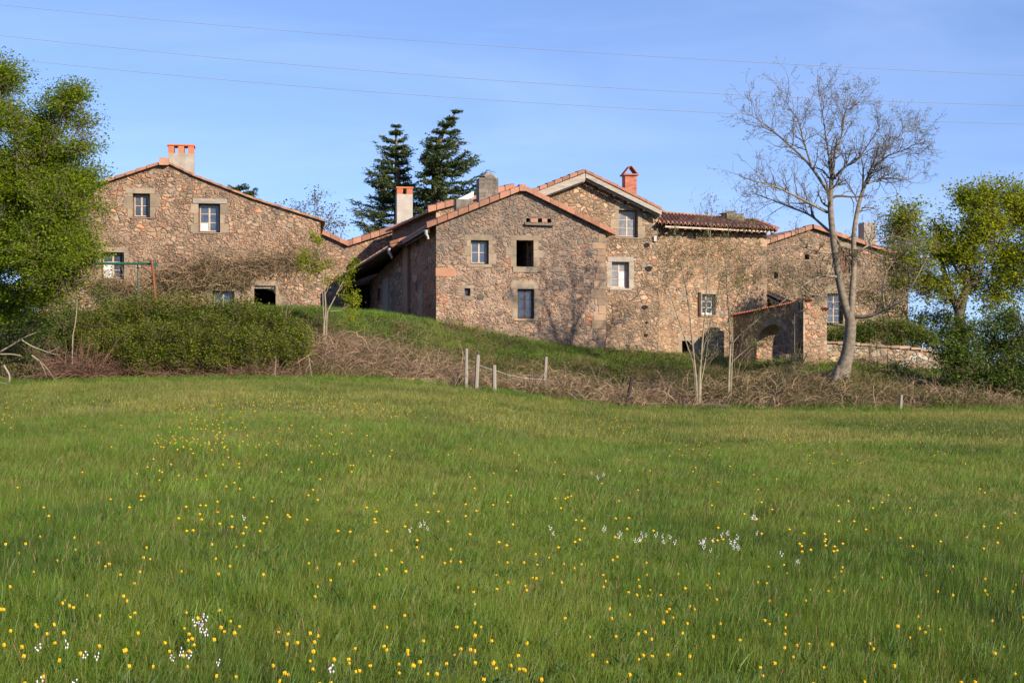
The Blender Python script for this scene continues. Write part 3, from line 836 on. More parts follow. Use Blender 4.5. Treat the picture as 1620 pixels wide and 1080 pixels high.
window(pu, holes[1], H3, rows=3, frame='frame_pale', sash_frame='frame_pale', glass='glass_dull', pale_panes=((1, 0), (1, 1)))
surround(pu, holes[0], H3, M['dressed'], w=10, top=11, bot=2)
surround(pu, holes[1], H3, M['render_grey'], w=8, top=8, bot=3, quoined=False)
m_ = MB(); rd = random.Random(9)
for (x, y, s_) in ((1023, 388, .16), (1026, 425, .17), (1020, 486, .15), (1023, 510, .07), (1022, 530, .1)):
    c0 = pu.at(x, y, -0.035); pts = []
    nn_ = 9
    ring = [c0 + pu.u.to_3d() * (math.cos(t_ * 6.283 / nn_) * s_ * rd.uniform(.7, 1.25)) + Vector((0, 0, math.sin(t_ * 6.283 / nn_) * s_ * .75 * rd.uniform(.7, 1.2))) for t_ in range(nn_)]
    m_.add(ring + [c0 + pu.i.to_3d() * .02], [(i, (i + 1) % nn_, nn_) for i in range(nn_)])
    m_.add([r_ + pu.i.to_3d() * .05 for r_ in ring] + ring, [(i, (i + 1) % nn_, (i + 1) % nn_ + nn_, i + nn_) for i in range(nn_)])
    m_.build('putlog_hole_shade', M['dark'], H3)  # black patch set on the wall, painting the shade of a hole
    m_ = MB()
m_ = MB(); m_.box(pu.at(1033.5, 382, -0.1), pu.u.to_3d() * .13, pu.i.to_3d() * .12, Vector((0, 0, .24))); m_.build('junction_box', M['white_plastic'], H3)
m_ = MB(); q = [pu.at(996, 476, -.04), pu.at(1005, 470, -.04), pu.at(1009, 466, -.05)]; m_.tubes([q], [[.02, .02, .015]], 4); m_.build('crack_twig', M['bark_dark'], H3)
# red brick chimney with a little tent of tiles
rd = random.Random(3)
a = P(989, 277, 73.0); zb_ = P(989, 325, 73).z; w1 = 19 / F * 73
u_ = Vector((1, .18, 0)).normalized(); i_ = Vector((-u_.y, u_.x, 0))
m_ = MB(); z = zb_; row = 0
while z < a.z - 0.01:
    k = 0 if row % 2 else -0.11
    while k < w1 - .005:
        k0_, k1_ = max(k, 0), min(k + 0.22, w1)
        if k1_ - k0_ > .02: m_.box(Vector((a.x, a.y, z)) + u_ * (k0_ + .003), u_ * (k1_ - k0_ - .006), i_ * 0.62, Vector((0, 0, .07)), rd.random())
        k += 0.22
    z += 0.078; row += 1
o = m_.build('chimney', M['brick'], H3)
m_ = MB(); m_.box(Vector((a.x, a.y, zb_)) + u_ * .02 + i_ * .01, u_ * (w1 - .04), i_ * .6, Vector((0, 0, a.z - zb_ - .02))); m_.build('mortar_core', M['render_grey'], o)
m_ = MB(); bs2 = a - u_ * .09 - i_ * .09; m_.box(bs2, u_ * (w1 + .18), i_ * .8, Vector((0, 0, .07)), .5)
for sgn in (0, 1):
    x0 = -.07 if sgn == 0 else w1 + .07; xm = w1 / 2 + (-.03 if sgn == 0 else .03)
    b0 = a + u_ * x0 + Vector((0, 0, .07)) - i_ * .05; t0 = a + u_ * xm + Vector((0, 0, .45)) - i_ * .02
    th = u_ * (0.05 if sgn == 0 else -.05)
    m_.hexa([b0, b0 + th, b0 + th + i_ * .7, b0 + i_ * .7, t0 - th * .5, t0 + th * .5, t0 + th * .5 + i_ * .6, t0 - th * .5 + i_ * .6], .3)
m_.build('chimney_cowl', M['brick'], H3)
# flat stones lying on the ridge tiles
# ---- right house with the corrugated clay roof
pr = Plane(1041.5, 70.6, 1213, 73.6)
H4 = empty('long_house', pr.pt(pr.w / 2, 2.0), 'orange-buff stone house with curved clay roof tiles, behind the two thin bare saplings', 'house')
holes = [(1111, 465, 1132, 498), (1087, 367, 1101, 378), (1079, 539, 1097, 600)]
wall(pr, [(1041.5, 353.5), (1041.5, 600), (1213, 600), (1213, 362.5)], holes, M['stone_right'], H4)
kr, zr = pr.hit(1213, 370); _, zl = pr.hit(1041.5, 356)
side_walls(pr, 0, kr, zl, zr, 0.6, 6.5, H4, M['stone_right'], apex=None)
window(pr, holes[0], H4, rows=3, frame='frame_white', sash_frame='frame_white', glass='glass')
window(pr, holes[1], H4, cols=1, rows=1, frame='frame_pale', glass='glass_dull')
surround(pr, holes[0], H4, M['dressed'], w=5, top=5, bot=3)
surround(pr, holes[2], H4, M['dressed'], w=8, top=6, bot=0, name='door_surround')
m_ = MB(); m_.box(pr.at(1104, 462, -.06), pr.u.to_3d() * .14, pr.i.to_3d() * .1, Vector((0, 0, -1.15))); m_.build('shutter', M['wood_dark'], H4)
# canal tile roof
E1, E2 = P(1044, 354, 69.9), P(1231, 364, 73.2)
R1, R2 = P(1036, 336, 74.6), P(1192, 349, 77.0)
nw = 29; rows_ = 26; sub = 8
m_ = MB(); nu = nw * sub + 1; V = []
for j in range(rows_ + 1):
    tj = j / rows_
    for i in range(nu):
        ti = i / (nu - 1)
        p_ = (E1.lerp(E2, ti)).lerp(R1.lerp(R2, ti), tj)
        ph = i / sub * 2 * math.pi
        V.append(p_ + Vector((0, 0, 0.075 * math.cos(ph) + 0.02 * noise.noise(p_ * 2.0) + 0.018 * ((j % 3) / 3.0))))
ii = np.arange((rows_ + 1) * nu).reshape(rows_ + 1, nu)
Fc = np.stack([ii[:-1, :-1], ii[:-1, 1:], ii[1:, 1:], ii[1:, :-1]], -1).reshape(-1, 4)
tn = rng.random((rows_ // 3 + 1, nw + 1)); jj, kk = np.meshgrid(np.arange(rows_), np.arange(nu - 1), indexing='ij')
m_.add([tuple(v) for v in V], Fc, tn[jj // 3, (kk + sub // 2) // sub].reshape(-1))
n0 = len(V)
m_.add([tuple(v - Vector((0, 0, .03))) for v in V], Fc[:, ::-1], 0.5)
m_.build('roof', M['tile_old'], H4)
m_ = MB(); up = Vector((0, 0, .1)); bk = Vector((-.8, 3.6, -.9)); m_.hexa([R1, R2, R2 + bk, R1 + bk, R1 + up, R2 + up, R2 + bk + up, R1 + bk + up]); m_.build('rear_roof', M['tile_old'], H4)
m_ = MB()      # rounded tile mouths along the eave
for i in range(nw):
    c0 = E1.lerp(E2, (i + 0.0) / nw) + Vector((0, -.03, .0)); d_ = (R1 - E1).normalized()
    w2 = (E2 - E1).length / nw * .38; ux = (E2 - E1).normalized()
    arc0 = [c0 + ux * (math.cos(t_) * w2) + Vector((0, 0, math.sin(t_) * .1)) for t_ in np.linspace(0, math.pi, 7)]
    arc1 = [p_ + d_ * .5 + Vector((0, 0, .02)) for p_ in arc0]
    in0 = [c0 + ux * (math.cos(t_) * w2 * .8) + Vector((0, 0, math.sin(t_) * .08)) for t_ in np.linspace(0, math.pi, 7)]
    m_.add(arc0 + arc1 + in0, [(a_, a_ + 1, a_ + 8, a_ + 7) for a_ in range(6)] + [(a_, a_ + 1, a_ + 15, a_ + 14) for a_ in range(6)], rd.random())
m_.build('eave_tiles', M['tile_old'], H4)
m_ = MB(); q0, q1 = E1 + Vector((.25, .05, -.16)), E2 + Vector((-.1, .05, -.12))
m_.box(q0, q1 - q0, Vector((0, .05, 0)), Vector((0, 0, .075)), .9); m_.build('fascia', M['frame_pale'], H4)
m_ = MB()
for i in range(15):
    m_ = MB(); c0 = q0.lerp(q1, (i + .5) / 15) + Vector((0, .06, -.06)); m_.box(c0, Vector((.1, 0, 0)), Vector((.1, 1.0, .05)), Vector((0, 0, .11)), rd.random())
    m_.build('rafter_end', M['wood_brown'], H4)
m_ = MB(); m_.hexa([E2 + Vector((-.1, 0, -.05)), E2 + Vector((-.1, 0, -.05)) + Vector((0, 0, .0)), R2 + Vector((0, 0, -.05)), R2 + Vector((-.1, 0, -.05)), E2 + Vector((-.1, 0, .12)), E2 + Vector((.12, 0, .12)), R2 + Vector((.12, 0, .12)), R2 + Vector((-.1, 0, .12))], .8)
m_.build('hip_tiles', M['tile'], H4)
o, b0, u_, i_, w_ = chimney(H4, 1150, 1178, 337, 362, 75.6, 0.9, 'stone_dark', courses=(0.15, 0.25), name='chimney_stump')
m_ = MB(); m_.hexa([b0 - u_ * .25, b0 + u_ * .35, b0 + u_ * .35 + i_ * .9, b0 - u_ * .25 + i_ * .9, b0 + u_ * .05 + Vector((0, 0, .1)), b0 + u_ * .5 + Vector((0, 0, .12)), b0 + u_ * .5 + i_ * .9 + Vector((0, 0, .12)), b0 + u_ * .05 + i_ * .9 + Vector((0, 0, .1))], .2)
m_.build('broken_top', M['stone_dark'], o)
m_ = MB(); rd = random.Random(14); z = 1.6
while z < zr - 0.5:
    h = rd.uniform(0.25, 0.45); w1 = rd.uniform(0.35, 0.8)
    m_.box(pr.pt(kr - w1 + 0.012, z, -0.012 - rd.random() * .01), pr.u.to_3d() * w1, pr.i.to_3d() * 0.4, Vector((0, 0, h - .02)), rd.random()); z += h
m_.build('corner_stones', M['dressed_pink'], H4)

# ---- rear right house
pq = Plane(1205, 78, 1437, 80)
H5 = empty('rear_house', pq.pt(pq.w / 2, 2.0), 'mauve-brown stone house with low pink-tiled gable and plain square chimney, behind the bare tree', 'house')
holes = [(1224, 429, 1231, 441), (1273, 402, 1280.5, 410.5), (1321, 393, 1345, 432), (1309, 464, 1334, 512)]
wall(pq, [(1205, 389), (1205, 590), (1437, 590), (1437, 411), (1284, 363)], holes, M['stone_rear'], H5)
kr, zr = pq.hit(1437, 411); _, zl = pq.hit(1205, 389); ap = pq.hit(1284, 363)
side_walls(pq, 0, kr, zl, zr, 0.5, 8, H5, M['stone_rear'], apex=ap)
roof(pq, [(1200, 391), (1284, 362), (1440, 412)], H5, 8.4, front=0.1)
verge(pq, [(1205, 388), (1282, 362)], H5, front=0.22, h=0.24, mat='tile_pale', drop=0.02)
verge(pq, [(1285, 361), (1438, 410)], H5, front=0.22, h=0.24, mat='tile_pale', drop=0.02)
chimney(H5, 1367, 1387, 352, 420, 82.5, 0.8, 'render_grey')
surround(pq, holes[2], H5, M['dressed'], w=8, top=9, bot=5); surround(pq, holes[3], H5, M['dressed'], w=8, top=12, bot=0)
surround(pq, holes[0], H5, M['dressed'], w=3, top=0, bot=3); surround(pq, holes[1], H5, M['dressed'], w=3, top=0, bot=3)
window(pq, holes[3], H5, rows=4, frame='wood_dark', sash_frame='frame_pale', bar=0.028, glass='glass')
k0, z1 = pq.hit(1321, 393); k1, z0 = pq.hit(1345, 432); m_ = MB()
nb = 5
for i in range(nb):
    a0 = k0 + (k1 - k0) * i / nb; m_.box(pq.pt(a0 + .004, z0, .08), pq.u.to_3d() * ((k1 - k0) / nb - .008), pq.i.to_3d() * .04, Vector((0, 0, z1 - z0)), rd.random())
for zz in (z0 + .2, z1 - .35): m_.box(pq.pt(k0 + .05, zz, .05), pq.u.to_3d() * (k1 - k0 - .1), pq.i.to_3d() * .03, Vector((0, 0, .1)))
m_.build('shutter', M['wood_brown'], H5)

# ---- middle house, only its left rake shows behind the main gable
pd = Plane(690, 78.0, 900, 79.8)
H6 = empty('middle_house', pd.pt(3, 3.2), 'strip of stone gable peeping over the centre house roof beside its dark stone chimney', 'house')
wall(pd, [(690, 332), (690, 540), (900, 540), (900, 330), (813, 300)], [], M['stone_upper'], H6)
kl, zl = pd.hit(690, 332); kr, zr = pd.hit(900, 330); ap = pd.hit(813, 300)
side_walls(pd, kl, kr, zl, zr, 1.5, 12.4, H6, M['stone_main'], apex=ap)
roof(pd, [(676, 337), (813, 300), (905, 333)], H6, 12.5, front=0.1)
verge(pd, [(676, 336), (716, 325)], H6, front=0.24, h=0.34, seg=.5, mat='tile', drop=0.02)
verge(pd, [(716, 325), (768, 310)], H6, front=0.24, h=0.2, seg=.5, mat='tile_pale', drop=0.02)
verge(pd, [(768, 310), (812, 300)], H6, front=0.24, h=0.34, seg=.5, mat='tile', drop=0.02)
m_ = MB(); a0, b0 = pd.at(722, 322, -.3), pd.at(747, 313, -.3); m_.hexa([a0, b0, b0 + Vector((0, .5, 0)), a0 + Vector((0, .5, 0)), a0 + Vector((0, 0, .2)), b0 + Vector((0, 0, .3)), b0 + Vector((0, .5, .34)), a0 + Vector((0, .5, .25))])
m_.build('flashing_sheet', M['blue_sheet'], H6)

# ---- low wing at the back with a long rake and the white chimney
pw = Plane(470, 90, 700, 91.5)
H7 = empty('low_wing', pw.pt(4, 3.4), 'low stone wing with a rising line of clay tiles and a white rendered chimney', 'house')
wall(pw, [(470, 410), (470, 540), (700, 540), (700, 340), (660, 352), (600, 374), (544, 392)], [], M['stone_left'], H7)
m_ = MB()
kl, zl = pw.hit(470, 410); kr, zr = pw.hit(700, 340)
side_walls(pw, kl, kr, zl, zr, 1.5, 6, H7, M['stone_left'], apex=None)
roof(pw, [(466, 411), (544, 391), (600, 373), (702, 338)], H7, 6.3, front=0.1)
verge(pw, [(475, 408), (544, 391), (600, 373), (668, 349)], H7, front=0.26, h=0.36, seg=.62, mat='tile', drop=0.02)
o, b0, u_, i_, w_ = chimney(H7, 628, 653, 307, 380, 92.2, 0.8, 'render_pale')
tiled_cap(H7, b0, u_, i_, w_, .8, 2, .36, .09)

# ---- small outbuilding between the left farmhouse and the wing
po = Plane(440, 84, 548, 84.9)
H8 = empty('outbuilding', po.pt(2, 3.4), 'small outbuilding with a falling clay verge behind the right corner of the left farmhouse', 'outbuilding')
wall(po, [(440, 345), (440, 540), (548, 540), (548, 389), (480, 358)], [], M['stone_left'], H8)
roof(po, [(436, 345), (480, 357), (551, 390)], H8, 5, front=0.1)
verge(po, [(480, 357), (550, 389)], H8, front=0.24, h=0.28, seg=.5, mat='tile', drop=0.02)
kl, zl = po.hit(440, 345); kr, zr = po.hit(548, 389)
side_walls(po, kl, kr, zl, zr, 1.5, 4.8, H8, M['stone_left'])

# ---- open barn (hangar) between the main house and the left farmhouse
c1 = pm.pt(0, 0, D - .02)
bx0 = Vector((-5.32, 75.9)); bx1 = Vector((-8.1, 86.2))
pb = Plane.__new__(Plane); pb.a = bx1; pb.u = (bx0 - bx1).normalized(); pb.i = Vector((-pb.u.y, pb.u.x)); pb.w = (bx0 - bx1).length
H9 = empty('open_barn', Vector((-7.5, 82, 3.4)), 'shaded open barn with low sloping tiled eave and black inside, behind the centre house', 'barn')


def pbw(Y_):   # k on the barn wall for a distance Y_
    return (Y_ - bx1.y) / pb.u.y


def eave_z(Y_): return 7.2 + (Y_ - 75.5) / (90 - 75.5) * (5.54 - 7.2)


def eave_x(Y_): return -5.98 + (Y_ - 75.5) / (90 - 75.5) * (-11.6 + 5.98)


zt0, zt1 = eave_z(86.2) + .1, eave_z(75.9) + .1
# wall with a window and a tall shuttered door, given in (k, z)
kW = [pbw(Y_) for Y_ in (83.6, 82.9, 82.0, 80.4)]
bm_holes_uv = []
m_pts = [(0, 1.8), (pb.w, 1.8), (pb.w, zt1), (0, zt0)]
wall(pb, m_pts, [], M['stone_side_shaded'], H9, 0.45, uv=True)
m_ = MB(); m_.box(pb.pt(kW[0], 4.9, -0.02), pb.u.to_3d() * (kW[1] - kW[0]), pb.i.to_3d() * .1, Vector((0, 0, .65))); m_.build('small_window', M['wood_dark'], H9)
m_ = MB(); m_.box(pb.pt(kW[2], 4.25, -0.03), pb.u.to_3d() * (kW[3] - kW[2]), pb.i.to_3d() * .1, Vector((0, 0, 1.75))); m_.build('shutter', M['wood_grey'], H9)
m_ = MB(); m_.box(pb.pt(kW[2] - .15, 4.1, -0.06), pb.u.to_3d() * (kW[3] - kW[2] + .3), pb.i.to_3d() * .1, Vector((0, 0, .15))); m_.build('window_sill', M['dressed'], H9)
# stepped pier that catches the sun
pc = Plane(644.5, 75.6, 650, 75.7)
m_ = MB(); zc = P(645, 390, 75.6).z; m_.box(pc.pt(0, 2.5, 0), pc.u.to_3d() * (pc.w), pc.i.to_3d() * .5, Vector((0, 0, zc - 2.5))); m_.build('pier', M['dressed_pink'], H9)
# roof
m_ = MB()
for ya, yb in ((75.4, 90.0),):
    a0 = Vector((eave_x(ya), ya, eave_z(ya))); b0 = Vector((eave_x(yb), yb, eave_z(yb)))
    a1 = Vector((-3.6, ya + .6, eave_z(ya) + .55)); b1 = Vector((-3.9, yb + .8, eave_z(ya) + 1.0))
    up = Vector((0, 0, .14))
    m_.hexa([a0, a1, b1, b0, a0 + up, a1 + up, b1 + up, b0 + up])
m_.build('roof', M['tile_old'], H9)
m_ = MB(); a0 = Vector((eave_x(75.4), 75.4, eave_z(75.4) + .1)); b0 = Vector((eave_x(90), 90, eave_z(90) + .1)); nt_ = 62
rd = random.Random(5)
for i in range(nt_):
    c0 = a0.lerp(b0, i / nt_); m_.tubes([[c0 + Vector((-.1, 0, 0)), c0 + Vector((.5, .05, .13))]], [[.085, .085]], 6, [rd.random()])
m_.build('eave_tiles', M['tile_old'], H9)
m_ = MB()
for i in range(2):
    c0 = a0 + Vector((-.12 + i * .42, -.12, .03 + i * .13)); m_.box(c0, Vector((.4, .0, .12)), Vector((0, .35, 0)), Vector((0, 0, .16)), rd.random())
m_.build('verge_tiles', M['tile'], H9)
m_ = MB(); g0 = a0 + Vector((-.16, 0, -.12)); g1 = b0 + Vector((-.16, 0, -.12)); m_.tubes([[g0, g1]], [[.06, .06]], 8); m_.build('gutter', M['plastic_dark'], H9, True)
m_ = MB(); q0 = g0 + Vector((.0, -.03, -.02)); m_.tubes([[q0, q0 + Vector((.0, 0, -.2)), q0 + Vector((.12, .03, -.42)), q0 + Vector((.14, .04, -.5))]], [[.08, .07, .055, .055]], 8); m_.build('downpipe_elbow', M['white_plastic'], H9, True)
# boarded back with interior shade painted in, posts and beam of the opening
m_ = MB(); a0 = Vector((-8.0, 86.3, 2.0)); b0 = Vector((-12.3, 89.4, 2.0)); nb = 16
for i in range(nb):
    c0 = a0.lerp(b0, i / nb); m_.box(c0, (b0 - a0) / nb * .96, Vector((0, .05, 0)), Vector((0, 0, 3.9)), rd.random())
m_.build('shaded_back_boards', M['dark'], H9)
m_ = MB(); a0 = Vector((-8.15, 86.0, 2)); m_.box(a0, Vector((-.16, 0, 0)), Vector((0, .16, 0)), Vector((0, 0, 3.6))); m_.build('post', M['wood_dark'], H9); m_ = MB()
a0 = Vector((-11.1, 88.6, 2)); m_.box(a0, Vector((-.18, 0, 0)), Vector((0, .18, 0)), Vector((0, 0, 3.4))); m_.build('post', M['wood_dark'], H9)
m_ = MB(); m_.box(Vector((-12.2, 88.9, 2.0)), Vector((.3, -4.5, 0)), Vector((.2, 0, 0)), Vector((0, 0, 3.2))); m_.build('end_wall', M['dark'], H9)  # near-black colour stands in for shade inside the barn

# ---- arched gateway with its tile coping
C0 = (1270, 63.0)
pg = Plane(1160, 71.2, 1271, 63.0)
H10 = empty('arched_gateway', pg.pt(pg.w / 2, 1.5), 'stone gateway with a shaded arch and thin red tile coping, right of the long house', 'gateway')
kA, kB = pg.hit(1197, 560)[0], pg.hit(1251, 560)[0]
zs_ = pg.hit(1251, 545)[1]; zt_ = pg.hit(1225, 513)[1]
out = [(0, pg.hit(1160, 500)[1]), (0, .4)]
arch = [(kA, 0.4), (kA, zs_ - .3)]
for i in range(11):
    t_ = math.pi - i * math.pi / 10; arch.append(((kA + kB) / 2 + math.cos(t_) * (kB - kA) / 2, zs_ - .1 + math.sin(t_) * (zt_ - zs_ + .1)))
arch += [(kB, zs_ - .3), (kB, 0.4)]
out = out + arch + [(pg.w, .4), (pg.w, pg.hit(1270, 477)[1])]
wall(pg, out, [], M['stone_right'], H10, 0.75, uv=True)
pe = Plane(1270.5, 62.98, 1308, 63.7)
wall(pe, [(1270.5, 477), (1270.5, 610), (1308, 610), (1308, 489), (1284, 488), (1281, 477)], [], M['stone_right'], H10, 0.7, name='end_pier')


def coping(pl_, pts, parent, step=0.2, d0=-.12, d1=.5, r_=0.06, mat='tile_bright'):
    q = [pl_.hit(*p) for p in pts]; m_ = MB()
    for (ka, za), (kb, zb2) in zip(q[:-1], q[1:]):
        nn_ = max(1, int(abs(kb - ka) / step))
        for i in range(nn_):
            t_ = (i + .5) / nn_; k = ka + (kb - ka) * t_; z = za + (zb2 - za) * t_
            m_.tubes([[pl_.pt(k, z, d0), pl_.pt(k, z + .08, d1)]], [[r_, r_ * .9]], 7, [random.random()])
    return m_.build('tile_coping', M[mat], parent)


coping(pg, [(1160, 499), (1270, 476.5)], H10)
coping(pe, [(1272, 475), (1283, 475)], H10, .17); coping(pe, [(1285, 487), (1309, 489)], H10, .17)
m_ = MB(); rd = random.Random(8); z = 1.0
while z < pe.hit(1270, 477)[1] - .2:
    h = rd.uniform(.28, .5); w1 = rd.uniform(.35, .6)
    m_.box(pe.pt(-.0, z, -.015 - rd.random() * .01), pe.u.to_3d() * w1, pe.i.to_3d() * .3, Vector((0, 0, h - .02)), rd.random()); z += h
m_.build('corner_stones', M['dressed_pink'], H10)
# voussoirs
m_ = MB(); cx, cz_ = (kA + kB) / 2, zs_ - .1; ra, rb = (kB - kA) / 2, (zt_ - zs_ + .1)
for i in range(9):
    t0, t1 = math.pi * (1 - i / 9) - .02, math.pi * (1 - (i + 1) / 9) + .02
    q = []
    for dd in (-.02, .3):
        for t_, e in ((t0, 0), (t1, 0), (t1, .3), (t0, .3)):
            q.append(pg.pt(cx + math.cos(t_) * (ra + e), cz_ + math.sin(t_) * (rb + e), dd))
    m_.hexa(q, rd.random())
m_.build('arch_stones', M['dressed'], H10)
# little lean-to roof behind the gateway
H11 = empty('lean_to', P(1245, 560, 72), 'small lean-to roof with white barge board, just above the coping of the gateway', 'lean-to')
a0, b0 = P(1208, 459, 75.0), P(1268, 486, 73.6)
m_ = MB(); up = Vector((0, 0, .1)); bk = Vector((.6, 5, .3)); m_.hexa([a0, b0, b0 + bk, a0 + bk, a0 + up, b0 + up, b0 + bk + up, a0 + bk + up]); m_.build('roof', M['tile_old'], H11)
m_ = MB(); fr = Vector((0, -.06, -.12)); m_.hexa([a0 + fr, b0 + fr, b0 + fr + Vector((0, .05, 0)), a0 + fr + Vector((0, .05, 0)), a0 + fr + up, b0 + fr + up, b0 + fr + up + Vector((0, .05, 0)), a0 + fr + up + Vector((0, .05, 0))])
fr = Vector((.1, -.04, -.36)); m_.hexa([a0 + fr, b0 + fr - Vector((.3, 0, 0)), b0 + fr + Vector((-.3, .05, 0)), a0 + fr + Vector((0, .05, 0)), a0 + fr + up, b0 + fr + up - Vector((.3, 0, 0)), b0 + fr + up + Vector((-.3, .05, 0)), a0 + fr + up + Vector((0, .05, 0))])
m_.build('barge_board', M['white_plastic'], H11)
m_ = MB(); m_.box(P(1205, 560, 74.6), P(1300, 560, 74.6) - P(1205, 560, 74.6), Vector((0, .1, 0)), Vector((0, 0, P(1213, 488, 74.6).z - P(1213, 560, 74.6).z))); m_.build('wall', M['stone_side_shaded'], H11)
m_ = MB(); m_.box(P(1309, 514, 70), P(1360, 524, 70) - P(1309, 514, 70), Vector((0, 3, .2)), Vector((0, 0, .1)), .4); o = m_.build('shed_roof', M['wood_dark'], None)
tag(o, 'dark sagging board roof just right of the gateway pier, behind the bare tree trunk', 'shed roof')

# ---- garden wall right of the gateway
pz = Plane(1306, 63.8, 1535, 66.0)
H12 = tag(wall(pz, [(1306, 543), (1306, 610), (1535, 630), (1535, 563), (1500, 562), (1440, 553), (1360, 547)], [], M['stone_dry'], empty('garden_wall', pz.pt(pz.w / 2, 1), 'low dry-stone garden wall with pale coping stones, running right from the gateway pier', 'wall'), .55).parent)
m_ = MB(); rd = random.Random(2); q = [pz.hit(*p) for p in ((1306, 543), (1360, 547), (1440, 553), (1500, 562), (1535, 563))]
for (ka, za), (kb, zb2) in zip(q[:-1], q[1:]):
    k = ka
    while k < kb - .1:
        w1 = rd.uniform(.25, .55); z = za + (zb2 - za) * (k - ka) / (kb - ka); m_.box(pz.pt(k, z + .004, -.06 - rd.random() * .04), pz.u.to_3d() * (min(w1, kb - k) - .02), pz.i.to_3d() * .65, Vector((0, 0, rd.uniform(.07, .14))), rd.random()); k += w1
m_.build('coping_stones', M['dressed_pink'], H12)
# ---- remnant of low wall at the meadow edge
pv = Plane(600, 56.3, 742, 56.6)
H13 = empty('low_wall', pv.pt(pv.w / 2, .4), 'mossy low stone wall remnant at the meadow edge under the dry brambles', 'wall')
m_ = MB(); rd = random.Random(21)
z = pv.hit(700, 622)[1]
for row in range(3):
    k = 0.0
    while k < pv.w - .05:
        w1 = min(rd.uniform(.3, .7), pv.w - k); m_.box(pv.pt(k, z + row * .2, -rd.random() * .04), pv.u.to_3d() * (w1 - .02), pv.i.to_3d() * .45, Vector((0, 0, .19)), rd.random()); k += w1
m_.build('stones', plain('mossy_stone', (0.3, 0.24, 0.15), (0.17, 0.16, 0.04), 2.2, bs=.6, bd=.03, tint=.3), H13)

# ------------------------------------------------------------------ vegetation
def resample(pts, rad, K):
    pts = np.array([tuple(p) for p in pts]); rad = np.array(rad, float)
    if len(rad) != len(pts): rad = np.interp(np.linspace(0, 1, len(pts)), np.linspace(0, 1, len(rad)), rad)
    d = np.r_[0, np.cumsum(np.linalg.norm(np.diff(pts, axis=0), axis=1))]
    t = np.linspace(0, d[-1], K)
    # smooth curve
    out = np.stack([np.interp(t, d, pts[:, i]) for i in range(3)], 1)
    sm = out.copy()
    for _ in range(2): sm[1:-1] = (sm[:-2] + 2 * sm[1:-1] + sm[2:]) / 4
    return sm, np.interp(t, d, rad)


def unit(v):
    v = np.array(v, float); return v / (np.linalg.norm(v) + 1e-9)


def grow(store, p, d, L, r, lvl, R_, up=0.25, wob=0.22, kids=(5, 5, 4), ratio=0.6, ang=0.75, tips=None, K=7, rmin=0.006, start=0.2):
    """one branch and, recursively, its side branches. store[lvl] collects (points, radii)"""
    d = unit(d); pts = [np.array(p, float)]; ds = [d]
    for i in range(K - 1):
        d = unit(d + R_.normal(size=3) * wob * 0.6 + np.array([0, 0, up * 0.3]))
        pts.append(pts[-1] + d * L / (K - 1)); ds.append(d)
    rad = np.linspace(r, max(rmin * .7, r * 0.3), K)
    store.setdefault(lvl, []).append((np.array(pts), rad))
    if lvl >= len(kids):
        if tips is not None:
            tips.append((pts[-1], ds[-1])); tips.append((pts[K // 2], ds[K // 2]))
        return
    n_ = kids[lvl]
    for i in range(n_):
        t = start + (1 - start) * (i + R_.random() * .8) / n_
        f = min(t, .98) * (K - 1); k = int(f); q = pts[k] + (pts[k + 1] - pts[k]) * (f - k) if k < K - 1 else pts[-1]
        ax = unit(np.cross(ds[k], R_.normal(size=3)))
        a = ang * (0.6 + 0.7 * R_.random())
        nd = unit(ds[k] * math.cos(a) + ax * math.sin(a))
        grow(store, q, nd, L * ratio * (1.15 - .5 * t) * (0.7 + .5 * R_.random()), max(rmin, rad[k] * 0.6), lvl + 1, R_, up, wob, kids, ratio, ang, tips, max(4, K - 1), rmin, start)
    if tips is not None: tips.append((pts[-1], ds[-1]))


def emit(store, lvls, mbd, sides=(6, 5, 4, 3, 3)):
    for l in lvls:
        by = {}
        for p_, r_ in store.get(l, []): by.setdefault(len(p_), []).append((p_, r_))
        for K, it in by.items():
            mbd.tubes(np.stack([a for a, _ in it]), np.stack([b_ for _, b_ in it]), sides[min(l, len(sides) - 1)])
    return mbd


def limb(px_pts, Y0, rpx, K=16):
    """photo-traced limb with its own depth: points (px,py,dy)"""
    pts = [P(x, y, Y0 + (q[0] if q else 0)) for x, y, *q in px_pts]
    return resample(pts, [r * Y0 / F for r in rpx], K)


